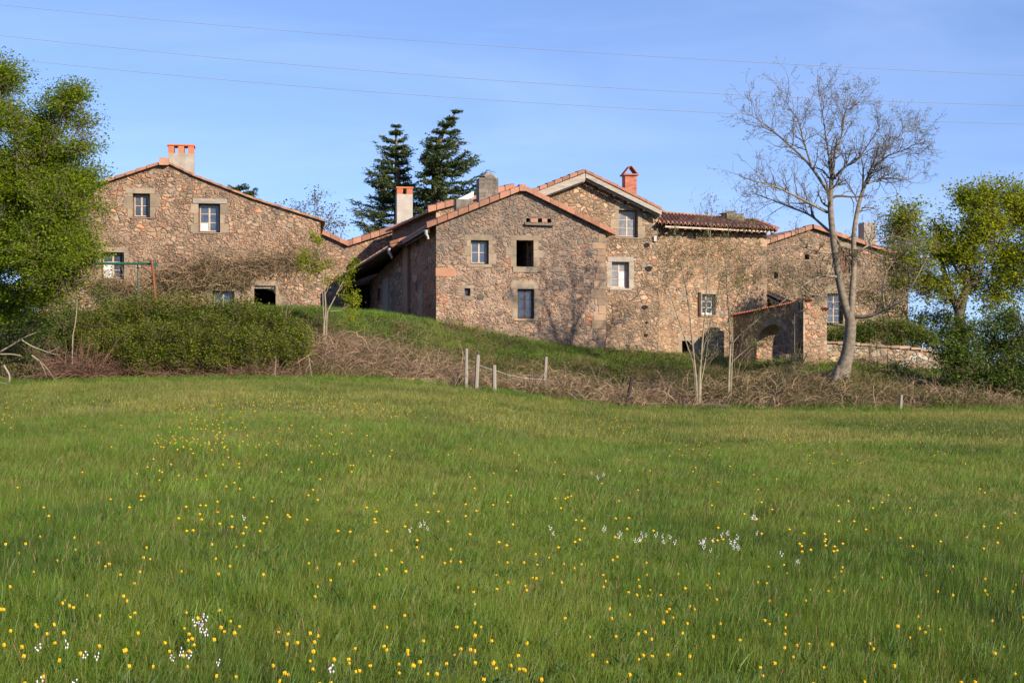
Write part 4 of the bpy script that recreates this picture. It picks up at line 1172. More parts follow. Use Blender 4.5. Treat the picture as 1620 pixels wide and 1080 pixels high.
def sprays(mbl, mbt, lobes, Y0, n_per, leaf, per, R_, spread=0.42, flat=0.45, thr=-0.12, nf=0.9, hub=None, shell=0.45, twig_r=0.008, up=0.5, tips_out=None):
    """fill lobes (px,py,r_px,dy[,weight]) with twigs carrying leaves"""
    C = []
    tw_a, tw_b = [], []
    for L in lobes:
        c = np.array(P(L[0], L[1], Y0 + L[3])); r = L[2] * (Y0 + L[3]) / F
        wgt = L[4] if len(L) > 4 else 1.0
        n_ = int(n_per * r * r * wgt)
        v = R_.normal(size=(n_, 3)); v /= np.linalg.norm(v, axis=1, keepdims=True)
        rr = R_.random(n_) ** shell
        q = c + v * rr[:, None] * r * np.array([1, 1, .92])
        for i in range(n_):
            if noise.noise(Vector(q[i]) * nf) < thr: continue
            d = unit(v[i] + np.array([0, 0, .15]) + R_.normal(size=3) * .4)
            m = R_.integers(int(per * .6), int(per * 1.4) + 1)
            t = R_.random(m)
            off = R_.normal(size=(m, 3)) * spread * .42; off[:, 2] *= flat
            C.append(q[i] + d * (t[:, None] - .5) * spread * 1.2 + off)
            tw_a.append(q[i] - d * spread * 1.3 - np.array([0, 0, .1])); tw_b.append(q[i] + d * spread * .6)
    C = np.concatenate(C)
    mbl.leaves(C, leaf, up=up)
    if mbt is not None and tw_a:
        a = np.array(tw_a); b_ = np.array(tw_b); mid = (a + b_) / 2 + R_.normal(size=a.shape) * .05
        mbt.tubes(np.stack([a, mid, b_], 1), np.tile([twig_r * 1.3, twig_r, twig_r * .5], (len(a), 1)), 3)
    return C


def limbs_to(mbt, lobes, Y0, frm, r0, R_, n_side=4):
    """limbs from a fork point to every lobe, with side limbs"""
    st = {}
    for L in lobes:
        c = np.array(P(L[0], L[1], Y0 + L[3])); r = L[2] * Y0 / F
        a = np.array(frm[R_.integers(len(frm))])
        mid = (a + c) / 2 + R_.normal(size=3) * .25 + np.array([0, 0, -.1 * np.linalg.norm(c - a)])
        p_, rd_ = resample([a, mid, c, c + unit(c - a) * r * .6], [r0, r0 * .65, r0 * .4, r0 * .15], 10)
        st.setdefault(0, []).append((p_, rd_))
        for k in range(n_side):
            j = R_.integers(3, 9); d = unit(p_[min(j + 1, 9)] - p_[j - 1]); ax = unit(np.cross(d, R_.normal(size=3)))
            grow(st, p_[j], d * .6 + ax * .7, r * (.6 + .5 * R_.random()), rd_[j] * .55, 1, R_, kids=(0, 4, 3), K=6, ratio=.55)
    emit(st, st.keys(), mbt)


# ---- big bare tree
R1_ = np.random.default_rng(11)
Yt = 58.0
BT = empty('bare_tree', T(1332, Yt), 'tall pale leafless tree forking low into two trunks, in front of the garden wall', 'tree')
tr = MB()
p_, r_ = limb([(1328, 606), (1334, 585), (1341, 560), (1345, 530), (1346, 506), (1344, 492)], Yt, [17, 12, 10, 9, 8.5, 7], 16); tr.tubes(p_, r_, 10)
for ang_ in range(5):
    a_ = ang_ * 1.3; c0 = np.array(P(1330, 600, Yt)); e = c0 + np.array([math.cos(a_) * .55, math.sin(a_) * .5, -.18])
    q, rr = resample([c0 + np.array([0, 0, .45]), (c0 + e) / 2 + np.array([0, 0, .1]), e], [.22, .17, .06], 6); tr.tubes(q, rr, 6)
tr.build('trunk', M['bark_pale'], BT, True)
limbs = [([(1345, 508), (1333, 472), (1325, 430), (1318, 380, -.2), (1313, 330, -.2), (1314, 290), (1318, 255, .2), (1322, 225, .3)], [9.5, 7.5, 6.5, 4.5, 2.2]),
         ([(1346, 508), (1348, 460), (1352, 420, .2), (1349, 378, .3), (1356, 330, .5), (1367, 292, .6), (1378, 262, .6), (1385, 240, .6)], [7.5, 6, 5, 3.2, 1.6]),
         ([(1309, 336), (1274, 318, -.5), (1228, 294, -1.2), (1192, 284, -1.6)], [3.2, 2.4, 1.6, .8]),
         ([(1312, 366), (1283, 340, .6), (1243, 325, 1.2), (1200, 308, 1.8)], [3.2, 2.2, 1.5, .7]),
         ([(1311, 305), (1280, 250, .3), (1247, 213, .6), (1213, 178, 1), (1190, 160, 1.1)], [3.4, 2.6, 2, 1.2, .6]),
         ([(1283, 254), (1272, 210, -.4), (1262, 165, -.7), (1243, 132, -.9)], [2.2, 1.6, 1, .6]),
         ([(1317, 281), (1336, 257, -.5), (1361, 238, -.9), (1391, 182, -1.4)], [3, 2.4, 1.6, .7]),
         ([(1322, 280), (1311, 238, .4), (1305, 183, .6), (1296, 122, .7)], [2.6, 2, 1.4, .6]),
         ([(1373, 288), (1398, 278, .8), (1440, 282, 1.2), (1452, 270, 1.3)], [2.4, 1.8, 1, .5]),
         ([(1384, 257), (1404, 235, -.4), (1430, 225, -.6), (1448, 213, -.8)], [2.2, 1.6, 1, .5]),
         ([(1380, 262), (1395, 235, .6), (1415, 205, .8), (1441, 180, 1)], [2, 1.4, 1, .5]),
         ([(1348, 500), (1372, 502, -.3), (1395, 492, -.6), (1425, 478, -.9), (1450, 440, -1.2), (1470, 400, -1.2)], [5, 4, 3.4, 2.6, 1.6, .7]),
         ([(1325, 438), (1298, 436, -.8), (1268, 452, -1.4), (1232, 482, -1.8)], [3, 2.4, 1.6, .7]),
         ([(1322, 402), (1290, 398, -.6), (1262, 386, -1), (1222, 392, -1.4), (1190, 420, -1.6)], [2.8, 2.2, 1.6, 1, .6]),
         ([(1318, 368), (1328, 385, 0), (1338, 402, .1), (1349, 412, .2)], [2.6, 2.4, 2.2, 2]),
         ([(1325, 225), (1333, 190, .5), (1338, 150, .6), (1341, 125, .8)], [2, 1.4, .8, .5]),
         ([(1312, 462), (1285, 470, -1), (1255, 442, -1.3), (1215, 440, -1.5)], [2, 1.6, 1, .6]),
         ([(1400, 490, -.6), (1396, 460, -.3), (1402, 430, 0), (1420, 405, .2)], [2, 1.5, 1, .6]),
         ([(1352, 400), (1380, 385, .6), (1410, 372, .9), (1440, 380, 1.2)], [2, 1.5, 1, .6])]
limbs = [([(q[0], q[1] if q[1] > 300 else 300 - (300 - q[1]) * .83, *q[2:]) for q in pts], rr) for pts, rr in limbs]
lm = MB(); st = {}; tips = []
for pts, rr in limbs:
    p_, r_ = limb(pts, Yt, [v * .78 for v in rr], 18); lm.tubes(p_, r_, 7)
    main = rr[0] > 6
    n_ = 24 if main else 17
    for k in range(n_):
        j = int(R1_.integers(8 if main else 4, 18)); d = unit(p_[min(j + 1, 17)] - p_[j - 1]); ax = unit(np.cross(d, R1_.normal(size=3)))
        if main and j < 11: continue
        low = p_[j][2] < 6
        L_ = (1.15 if not low else .8) * (.6 + .7 * R1_.random())
        grow(st, p_[j], d * .75 + ax * .75 + np.array([0, 0, .1]), L_, max(.011, r_[j] * .55), 0, R1_, up=.22, wob=.4, kids=(4, 4), ratio=.6, tips=tips, K=7, rmin=0.005)
    grow(st, p_[-1], unit(p_[-1] - p_[-3]), .5, max(.01, r_[-1]), 0, R1_, up=.3, wob=.3, kids=(5, 4), ratio=.6, tips=tips, K=7, rmin=.005)
lm.build('limbs', M['bark_pale'], BT, True)
tw = MB(); emit(st, st.keys(), tw, (4, 3, 3)); tw.build('twigs', M['twig'], BT)
bd = MB(); C = np.array([t[0] for t in tips])[::2]; C = np.repeat(C, 2, 0) + R1_.normal(size=(len(C) * 2, 3)) * .03
bd.leaves(C, .055, up=.2, elong=2); bd.build('buds', M['bud'], BT)

# ---- big leafy tree on the left
Yl = 52.0
R2_ = np.random.default_rng(5)
LT = empty('leafy_tree', T(-20, Yl), 'tall spring-green leafy tree at the left edge, covering the left end of the farmhouse', 'tree')
lobes = [(2, 118, 34, 0), (-20, 150, 50, 1), (-80, 170, 80, 0), (28, 190, 36, -.5), (75, 190, 34, .3), (105, 165, 30, 0), (118, 148, 18, 0), (130, 190, 24, .4), (125, 225, 28, -.5),
         (70, 250, 60, .5), (130, 290, 34, 0), (148, 325, 18, .5), (90, 330, 65, -.6), (10, 300, 80, 1), (-60, 300, 100, 0), (118, 385, 42, .5), (142, 405, 20, 0), (70, 405, 62, -1), (20, 400, 60, .5, .8), (-60, 430, 80, 0), (105, 440, 34, .3, .8), (40, 455, 40, 0, .9), (75, 452, 34, .5), (0, 460, 50, .5), (-30, 480, 50, 0), (50, 380, 50, .8), (60, 310, 50, .8)]
tb = MB()
p_, r_ = limb([(-50, 600), (-46, 540), (-42, 470), (-34, 400), (-22, 320), (-12, 240), (-5, 150)], Yl, [14, 12, 10, 7.5, 5.5, 3, 1.5], 16); tb.tubes(p_, r_, 9)
p2_, r2_ = limb([(-42, 470), (0, 420), (45, 350, .3), (80, 270, .3), (105, 190, .3)], Yl, [6, 5, 4, 2.5, 1], 14); tb.tubes(p2_, r2_, 8)
tb.build('trunk', M['bark_dark'], LT, True)
br = MB(); limbs_to(br, lobes, Yl, [p_[j] for j in (5, 7, 9, 11)] + [p2_[j] for j in (2, 4, 6, 8)], .05, R2_, 4); 
lf = MB(); sprays(lf, br, lobes, Yl, 330, .1, 24, R2_, spread=.6, flat=.3, thr=-.08, nf=1.25)
br.build('branches', M['bark_dark'], LT); lf.build('crown', M['leaf_spring'], LT)

# ---- leafy tree on the right with dark forked trunk
Yr = 67.0
R3_ = np.random.default_rng(6)
RT = empty('leafy_tree', T(1520, Yr), 'yellow-green leafy tree with a dark forked trunk at the right edge', 'tree')
lobes = [(1432, 335, 24, 0), (1425, 365, 26, .5), (1440, 410, 36, -.3, .8), (1470, 440, 34, 0, .7), (1480, 360, 22, .6, .9), (1488, 395, 26, 0), (1560, 318, 34, 0), (1530, 312, 22, .5), (1598, 318, 30, 0), (1612, 350, 30, .5), (1560, 365, 40, -.5),
         (1530, 400, 38, 0), (1590, 400, 30, .3, .7), (1605, 440, 36, 0, .8), (1540, 440, 30, .5, .6), (1430, 445, 26, .5, .6), (1575, 465, 34, 0, .7), (1660, 400, 60, 0), (1655, 330, 40, 0), (1500, 470, 26, 0, .5), (1410, 415, 22, 0, .6)]
tb = MB()
p_, r_ = limb([(1524, 585), (1522, 540), (1520, 505), (1516, 488)], Yr, [9.0, 7.5, 7.5, 6.75], 8); tb.tubes(p_, r_, 9)
pa_, ra_ = limb([(1518, 500), (1500, 455), (1490, 415), (1482, 370), (1478, 345)], Yr, [5.25, 4.5, 3.38, 2.25, 1.12], 12); tb.tubes(pa_, ra_, 7)
pb_, rb_ = limb([(1519, 500), (1528, 462), (1530, 425), (1545, 380), (1560, 340), (1572, 320)], Yr, [6.0, 5.62, 4.5, 3.0, 2.25, 1.12], 12); tb.tubes(pb_, rb_, 7)
pc_, rc_ = limb([(1512, 485), (1524, 462), (1540, 446), (1552, 444)], Yr - .2, [4, 3.5, 3, 2], 8); tb.tubes(pc_, rc_, 6)
pd_, rd_ = limb([(1545, 385), (1570, 362), (1595, 345), (1612, 350)], Yr, [3.4, 2.6, 2, 1], 8); tb.tubes(pd_, rd_, 6)
tb.build('trunk', M['bark_dark'], RT, True)
br = MB(); limbs_to(br, lobes, Yr, [pa_[j] for j in (3, 6, 8)] + [pb_[j] for j in (3, 5, 7, 8)], .04, R3_, 3)
lobes = [(l[0], l[1], l[2] * 1.15, *l[3:]) for l in lobes]
lf = MB(); sprays(lf, br, lobes, Yr, 150, .14, 22, R3_, spread=.7, flat=.35, thr=-.16, nf=.95)
br.build('branches', M['bark_dark'], RT); lf.build('crown', M['leaf_yellow'], RT)


def shrub(name, label, lobes, Y0, n_per, leaf, per, mat, seed, cat='shrub', base=None, spread=.35, thr=-.3, twm='twig', flat=.5, shell=.4, nstem=6, group=None, up=.5, nf=1.3, tr_=.007):
    R_ = np.random.default_rng(seed)
    bx_ = base or (lobes[0][0], Y0)
    o = empty(name, T(*bx_), label, cat, group)
    br_ = MB(); b0 = np.array(T(*bx_)); b0[2] -= .1
    fr = [b0 + np.array([R_.normal() * .15, R_.normal() * .15, 0]) for _ in range(4)]
    limbs_to(br_, lobes, Y0, fr, .035, R_, 2)
    lf_ = MB(); sprays(lf_, br_, lobes, Y0, n_per, leaf, per, R_, spread=spread, thr=thr, flat=flat, shell=shell, up=up, nf=nf, twig_r=tr_)
    br_.build('stems', M[twm], o); lf_.build('foliage', M[mat], o)
    return o


# ---- hedge mound in front of the left farmhouse
hl = []
for (x, y, r, dy) in ((150, 530, 34, 0), (190, 515, 40, .8), (235, 505, 40, 1), (285, 503, 38, 1), (335, 506, 38, 1), (385, 512, 38, 1), (430, 523, 34, 1), (465, 535, 28, .5),
                      (160, 560, 34, -.8), (205, 555, 40, -1), (250, 552, 42, -1), (300, 552, 42, -1), (350, 555, 42, -1), (400, 558, 40, -.8), (445, 562, 32, -.5),
                      (230, 575, 30, -1.6), (290, 578, 26, -1.6), (345, 580, 26, -1.6), (400, 582, 24, -1.4), (130, 545, 20, -.3), (480, 552, 20, 0)):
    hl.append((x, y - 7, r, dy))
shrub('hedge', 'broad rounded green hedge mound with reddish bare stems at its foot, below the left farmhouse', hl, 56.0, 330, .085, 15, 'leaf_hedge', 21, cat='hedge', base=(300, 56), spread=.3, thr=-.45, shell=.33, up=.8, nf=1.6, tr_=.004)
# ---- shrubs at the left
shrub('shrub', 'deep green shrub under the leafy tree at the left edge, behind the fallen dead branches', [(20, 480, 40, 0), (70, 495, 34, 0), (-30, 500, 50, 0), (40, 530, 40, -.8), (100, 510, 30, .3), (-20, 560, 40, -1), (75, 545, 34, -.8, .7), (115, 480, 22, 1)], 56.5, 110, .1, 13, 'leaf_deep', 22, base=(30, 56.5))
shrub('shrub', 'low dark green shrub between the hedge and the leafy tree, under the swing frame', [(120, 505, 26, 0), (150, 490, 26, .3), (190, 482, 22, .6), (95, 470, 24, .5), (165, 470, 20, 1)], 58.5, 130, .09, 14, 'leaf_deep', 23, base=(150, 58.5))
shrub('shrub', 'olive-brown twiggy shrub at the foot of the hedge, left end, by the meadow edge', [(60, 575, 26, 0), (100, 575, 26, 0), (30, 590, 22, 0), (85, 590, 20, -.3), (0, 585, 26, 0)], 54.6, 70, .075, 10, 'leaf_olive', 24, base=(70, 54.6))
shrub('shrub', 'olive bush in front of the wall vine, just behind the hedge top', [(180, 458, 20, 0, .6), (215, 462, 20, 0, .6), (250, 455, 16, 0, .5), (280, 464, 14, 0, .5), (150, 450, 18, 0, .6)], 60.0, 80, .08, 10, 'leaf_olive', 25, base=(215, 60.0))
# ---- shrubs at the right
shrub('shrub', 'big deep green shrub at the right edge in front of the forked tree', [(1540, 545, 40, 0), (1575, 520, 36, .4), (1610, 520, 34, 0), (1505, 560, 30, 0), (1545, 590, 38, -.6), (1600, 580, 45, -.5), (1505, 590, 26, -.6, .8), (1640, 560, 50, 0), (1575, 620, 30, -1), (1620, 625, 34, -1), (1520, 520, 26, .5), (1590, 610, 34, -1), (1550, 630, 22, -1.4), (1610, 500, 26, .3), (1575, 545, 34, .6)], 58.0, 260, .11, 14, 'leaf_deep', 26, base=(1560, 57.0), thr=-.2)
shrub('shrub', 'loose green shrub above the garden wall, left of the forked leafy tree', [(1455, 500, 22, 0, .8), (1480, 505, 22, 0), (1430, 490, 18, 0, .6), (1400, 480, 22, .5, .6), (1375, 465, 18, 0, .4), (1500, 500, 20, 0), (1460, 525, 24, 0), (1490, 530, 24, 0), (1440, 520, 18, 0), (1515, 520, 24, 0)], 68.0, 130, .11, 12, 'leaf_spring', 27, base=(1460, 68))
shrub('shrub', 'small green bush growing against the garden wall right of the bare trunk', [(1410, 575, 18, 0), (1430, 590, 18, 0), (1395, 595, 14, 0, .7), (1440, 570, 10, 0)], 60.5, 150, .075, 12, 'leaf_spring', 28, base=(1418, 60.5))
shrub('shrub', 'sparse pale-leaved bush at the foot of the gateway pier', [(1255, 568, 13, 0), (1275, 562, 14, 0), (1290, 572, 12, 0), (1240, 560, 9, 0), (1262, 552, 8, 0, .7)], 61.0, 90, .06, 8, 'leaf_yellow', 29, base=(1268, 61.0), thr=-.1)
shrub('shrub', 'mossy ivy clump hanging on the garden wall under the shrub', [(1365, 568, 10, 0), (1385, 572, 10, 0), (1455, 585, 16, 0), (1480, 595, 16, 0), (1345, 562, 7, 0)], 63.3, 190, .06, 11, 'leaf_olive', 30, base=(1400, 63.3))
shrub('hedge', 'dark brown-green hedge behind the garden wall, below the rear house', [(1318, 528, 16, 0), (1345, 525, 18, 0), (1370, 522, 20, 0), (1398, 520, 20, 0), (1425, 522, 20, 0), (1452, 530, 16, 0), (1475, 538, 12, 0), (1360, 540, 12, 0), (1410, 542, 12, 0), (1445, 545, 10, 0)], 67.5, 750, .09, 12, 'leaf_deep', 31, cat='hedge', base=(1400, 69.0), twm='bramble')
shrub('shrub', 'bright yellow-green plant at the foot of the centre house, left corner', [(718, 508, 9, 0), (732, 512, 9, 0), (752, 520, 8, 0), (705, 508, 6, 0), (770, 525, 6, 0)], 66.2, 170, .07, 10, 'leaf_yellow', 32, base=(725, 66.2))
shrub('shrub', 'olive bramble bush with dead canes at the bank foot, right of the lone post', [(1480, 615, 26, 0), (1520, 625, 26, 0), (1440, 610, 18, 0, .6), (1560, 640, 22, -.5), (1610, 640, 26, -.5)], 55.5, 60, .075, 9, 'leaf_olive', 33, base=(1500, 55.5), twm='bramble')
shrub('shrub', 'low mossy green clump on the bank left of the bare tree', [(1235, 595, 14, 0), (1260, 600, 14, 0), (1290, 605, 12, 0), (1215, 600, 10, 0)], 58.3, 150, .06, 11, 'leaf_ground', 34, base=(1250, 58.3))
# ---- far trees
shrub('sparse_tree', 'pale half-bare tree behind the right corner of the left farmhouse', [(470, 330, 26, 0, .5), (500, 320, 24, 0, .5), (520, 345, 24, 0, .6), (545, 350, 18, 0, .6), (490, 355, 26, 0, .7), (530, 375, 22, 0, .8), (465, 345, 18, 0, .4)], 94.0, 42, .15, 14, 'leaf_olive', 35, cat='tree', base=(505, 94.0), spread=.6, thr=-.1, nf=.6)


# ---- cedars
def cedar(name, label, trunk, Y0, prof, seed, spc=8, rs=1.0):
    """prof: list of (py, left extent px, right extent px)"""
    R_ = np.random.default_rng(seed)
    o = empty(name, T(trunk[0][0], Y0), label, 'tree')
    pts, rr = limb(trunk, Y0, [9, 7, 4, 1.0], 20)
    m1 = MB(); m1.tubes(pts, rr, 8); m1.build('trunk', M['bark_dark'], o, True)
    pr_ = np.array(prof, float)
    BR = []; nd = MB(); tws_a, tws_b = [], []
    y = trunk[-1][1] + 4
    while y < trunk[0][1]:
        le, re = np.interp(y, pr_[:, 0], pr_[:, 1]), np.interp(y, pr_[:, 0], pr_[:, 2])
        zrow = CZ + (HY - y) / F * Y0
        j = np.argmin(np.abs(pts[:, 2] - zrow)); base = pts[j]
        for k in range(8):
            az = R_.random() * 6.283
            cx_ = math.cos(az); e = (re if cx_ > 0 else le)
            e2 = (le + re) / 2
            ext = (abs(cx_) * e + (1 - abs(cx_)) * e2) * Y0 / F * (0.42 + .66 * R_.random() ** .7)
            dirn = np.array([cx_, math.sin(az), 0])
            rise = .34 if y < trunk[-1][1] + 60 else .22
            Kp = 10; t = np.linspace(0, 1, Kp)[:, None]
            p_ = base + dirn * ext * t + np.array([0, 0, 1]) * ext * (rise * t - (.05) * t ** 2 - .12 * np.sin(t * 3.1)) + R_.normal(size=(Kp, 3)) * .03 * ext * t + np.array([0, 0, 1]) * R_.normal() * .16 * ext * t ** 1.5
            BR.append((p_, np.linspace(.05, .012, Kp) * min(1.3, .4 + ext / 3)))
            # secondary twigs, flat, carrying needles
            ns = int(6 + ext * 8)
            for q in range(ns):
                tt = .12 + .88 * (q + R_.random()) / ns; f = tt * (Kp - 1); i0 = min(int(f), Kp - 2); s0 = p_[i0] + (p_[i0 + 1] - p_[i0]) * (f - i0)
                side = np.cross(dirn, [0, 0, 1]) * (1 if q % 2 else -1)
                d = unit(dirn * .8 + side * .8 + np.array([0, 0, R_.normal() * .18 - .08])); L_ = ext * .26 * (1.2 - tt * .75) + .18
                tws_a.append(s0); tws_b.append(s0 + d * L_)
        y += spc * (0.7 + .5 * R_.random())
    m2 = MB(); m2.tubes(np.stack([a for a, _ in BR]), np.stack([b_ for _, b_ in BR]), 4)
    a = np.array(tws_a); b_ = np.array(tws_b); m2.tubes(np.stack([a, b_], 1), np.tile([.012, .005], (len(a), 1)), 3)
    m2.build('branches', M['bark_dark'], o)
    C = []; D = []
    for s, e in [(a, b_)] + [(p_[i][None], p_[i + 1][None]) for p_, _ in BR for i in range(2, 9)]:
        L_ = np.linalg.norm(e - s, axis=1); m = np.maximum(2, (L_ * 19 * rs)).astype(int)
        ii_ = np.repeat(np.arange(len(s)), m); t = R_.random(len(ii_))[:, None]
        C.append(s[ii_] + (e - s)[ii_] * t + R_.normal(size=(len(ii_), 3)) * np.array([.05, .05, .035])); D.append((e - s)[ii_] / L_[ii_][:, None])
    C = np.concatenate(C); D = np.concatenate(D)
    nd.leaves(C, .19, up=.6, elong=2.6, dirn=D); nd.build('crown', M['needle'], o)
    return o


cedar('cedar', 'upright cedar behind the roofs, left one of the pair, with long low left branches', [(632, 420), (630, 330), (628, 260), (626, 200)], 100.0,
      [(195, 2, 2), (212, 8, 8), (225, 24, 20), (256, 36, 30), (284, 50, 36), (302, 72, 38), (315, 56, 40), (342, 70, 40), (370, 72, 40), (400, 66, 44)], 41)
cedar('cedar', 'dark cedar with wind-swept top leaning right and long branches reaching right, right of the pair', [(688, 420), (688, 330), (690, 240), (700, 205), (722, 177)], 98.0,
      [(176, 3, 4), (195, 12, 14), (215, 18, 24), (240, 24, 66), (270, 26, 82), (300, 30, 78), (330, 34, 70), (360, 44, 60), (400, 44, 60)], 42)
cedar('cedar', 'tip of a far cedar just showing above the right roof slope of the left farmhouse', [(378, 420), (378, 360), (378, 320), (377, 292)], 104.0,
      [(290, 4, 4), (297, 16, 22), (306, 12, 30), (340, 30, 34), (400, 34, 38)], 43, spc=10)


# ---- saplings
def sapling(name, label, stems, Y0, seed, leafm, n_br=9, L=1.0, leaf=.08, per=4, group=None, mat='sap', kids=(3, 2), up=.35, lv=True, rscale=1.0):
    R_ = np.random.default_rng(seed)
    b0 = stems[0][0][0]
    o = empty(name, T(b0[0], Y0), label, 'sapling', group)
    m1 = MB(); st = {}; tips = []
    for pts, rr in stems:
        p_, r_ = limb(pts, Y0, [v * .55 for v in rr], 14)
        p_[0][2] = min(p_[0][2], float(terr(p_[0][0], p_[0][1])) - .03)
        m1.tubes(p_, r_, 6)
        for k in range(n_br):
            j = int(R_.integers(4, 14)); d = unit(p_[min(j + 1, 13)] - p_[j - 1]); ax = unit(np.cross(d, R_.normal(size=3)))
            grow(st, p_[j], d * .8 + ax * .6, L * (1.25 - j / 16) * (.5 + .6 * R_.random()), r_[j] * .5, 0, R_, up=up, wob=.25, kids=kids, ratio=.55, tips=tips, K=6, rmin=.005 * rscale)
        tips.append((p_[-1], np.array([0, 0, 1.])))
    m1.build('trunk', M[mat], o, True)
    m2 = MB(); emit(st, st.keys(), m2, (3, 3, 3)); m2.build('branches', M[mat], o)
    if lv:
        C = np.array([t[0] for t in tips]); C = np.repeat(C, per, 0) + R_.normal(size=(len(C) * per, 3)) * (.1 if per > 4 else .07)
        m3 = MB(); m3.leaves(C, leaf, up=.4); m3.build('leaves', M[leafm], o)
    return o


sapling('sapling', 'forking sapling with yellow-green leaf tufts in front of the open barn', [([(511, 522), (516, 490), (513, 455), (508, 415), (500, 378)], [4, 3, 2.4, 1.6, .7]), ([(514, 500), (530, 470), (545, 440), (560, 418)], [2.4, 2, 1.4, .7]),
        ([(515, 492), (540, 492), (555, 480), (560, 462)], [1.8, 1.4, 1, .6]), ([(513, 470), (500, 440), (485, 420), (475, 400)], [1.8, 1.4, 1, .6])], 58.5, 51, 'leaf_yellow', n_br=6, L=.8, leaf=.1, per=6)
sapling('sapling', 'multi-stemmed slender sapling with tiny leaves before the long house, left of the two', [([(1103, 626), (1100, 585), (1095, 540), (1090, 480), (1078, 420), (1068, 370)], [4, 3.2, 2.8, 2, 1.4, .7]), ([(1106, 626), (1108, 580), (1112, 530), (1118, 470), (1122, 400), (1126, 330)], [3.6, 3, 2.4, 1.8, 1.2, .5]),
        ([(1104, 600), (1110, 560), (1125, 510), (1135, 470), (1142, 420)], [2.2, 1.8, 1.5, 1.1, .6]), ([(1102, 590), (1085, 540), (1068, 490), (1052, 440), (1045, 400)], [2.2, 1.8, 1.4, 1, .5]), ([(1108, 610), (1116, 570), (1120, 540)], [2, 1.6, 1])], 58.0, 52, 'leaf_olive', n_br=12, L=1.0, leaf=.06, per=2)
sapling('sapling', 'single slim pale sapling with side twigs before the long house, right of the two', [([(1152, 624), (1153, 590), (1156, 550), (1154, 500), (1150, 460), (1148, 410), (1152, 370)], [4.4, 3.6, 3, 2.4, 1.8, 1.2, .6]), ([(1156, 545), (1175, 525), (1200, 505), (1206, 498)], [1.8, 1.4, 1, .5]),
        ([(1155, 575), (1172, 560), (1190, 545)], [1.6, 1.2, .6]), ([(1154, 500), (1166, 470), (1178, 440)], [1.5, 1.1, .5])], 58.2, 53, 'leaf_olive', n_br=10, L=.9, leaf=.06, per=2)
sapling('sapling', 'thin crooked pale sapling in front of the left end of the hedge', [([(113, 542), (116, 525), (121, 505), (122, 470), (122, 420), (120, 395)], [2.4, 2, 1.8, 1.5, 1.1, .5])], 54.2, 54, 'leaf_yellow', n_br=3, L=.5, leaf=.07, per=3)
sapling('sapling', 'bare grey bush of thin stems before the black doorway of the left farmhouse', [([(452, 506), (455, 480), (452, 450), (446, 420)], [1.5, 1.2, .9, .4]), ([(454, 506), (462, 470), (468, 440), (470, 415)], [1.5, 1.2, .9, .4]), ([(450, 506), (444, 480), (432, 455)], [1.2, 1, .4]), ([(453, 500), (470, 480), (485, 460)], [1.2, .9, .4])], 58.5, 55, 'leaf_olive', n_br=6, L=.6, leaf=.05, per=1, mat='twig')
sapling('sapling', 'thin upright stem standing before the gateway arch', [([(1257, 570), (1257, 540), (1257, 500), (1257, 470)], [1.2, 1.1, .9, .5]), ([(1243, 560), (1238, 530), (1225, 505), (1213, 490)], [1.2, 1, .7, .4])], 60.2, 56, 'leaf_olive', n_br=3, L=.4, leaf=.05, per=1)
sapling('sapling', 'tangled leafless sapling with pale arching twigs in front of the shaded gateway wall', [([(1165, 600), (1172, 570), (1190, 550), (1205, 545)], [1.6, 1.3, 1, .5]), ([(1165, 600), (1160, 570), (1168, 540), (1185, 520), (1203, 500)], [1.8, 1.5, 1.1, .9, .5]), ([(1166, 600), (1180, 580), (1185, 560)], [1.5, 1.2, .6])], 60.0, 57, 'leaf_olive', n_br=9, L=.9, leaf=.05, per=1, mat='twig')
sapling('sapling', 'cluster of thin brown stems on the garden wall right of the bare trunk', [([(1390, 600), (1388, 575), (1387, 545), (1384, 520)], [1.3, 1.1, .8, .4]), ([(1405, 600), (1404, 570), (1405, 535), (1403, 510)], [1.3, 1.1, .8, .4]), ([(1418, 610), (1420, 585), (1424, 560)], [1.2, 1, .5]), ([(1380, 600), (1376, 570), (1375, 545)], [1.1, .9, .4])], 61.0, 58, 'leaf_olive', n_br=5, L=.5, leaf=.05, per=2, mat='twig')


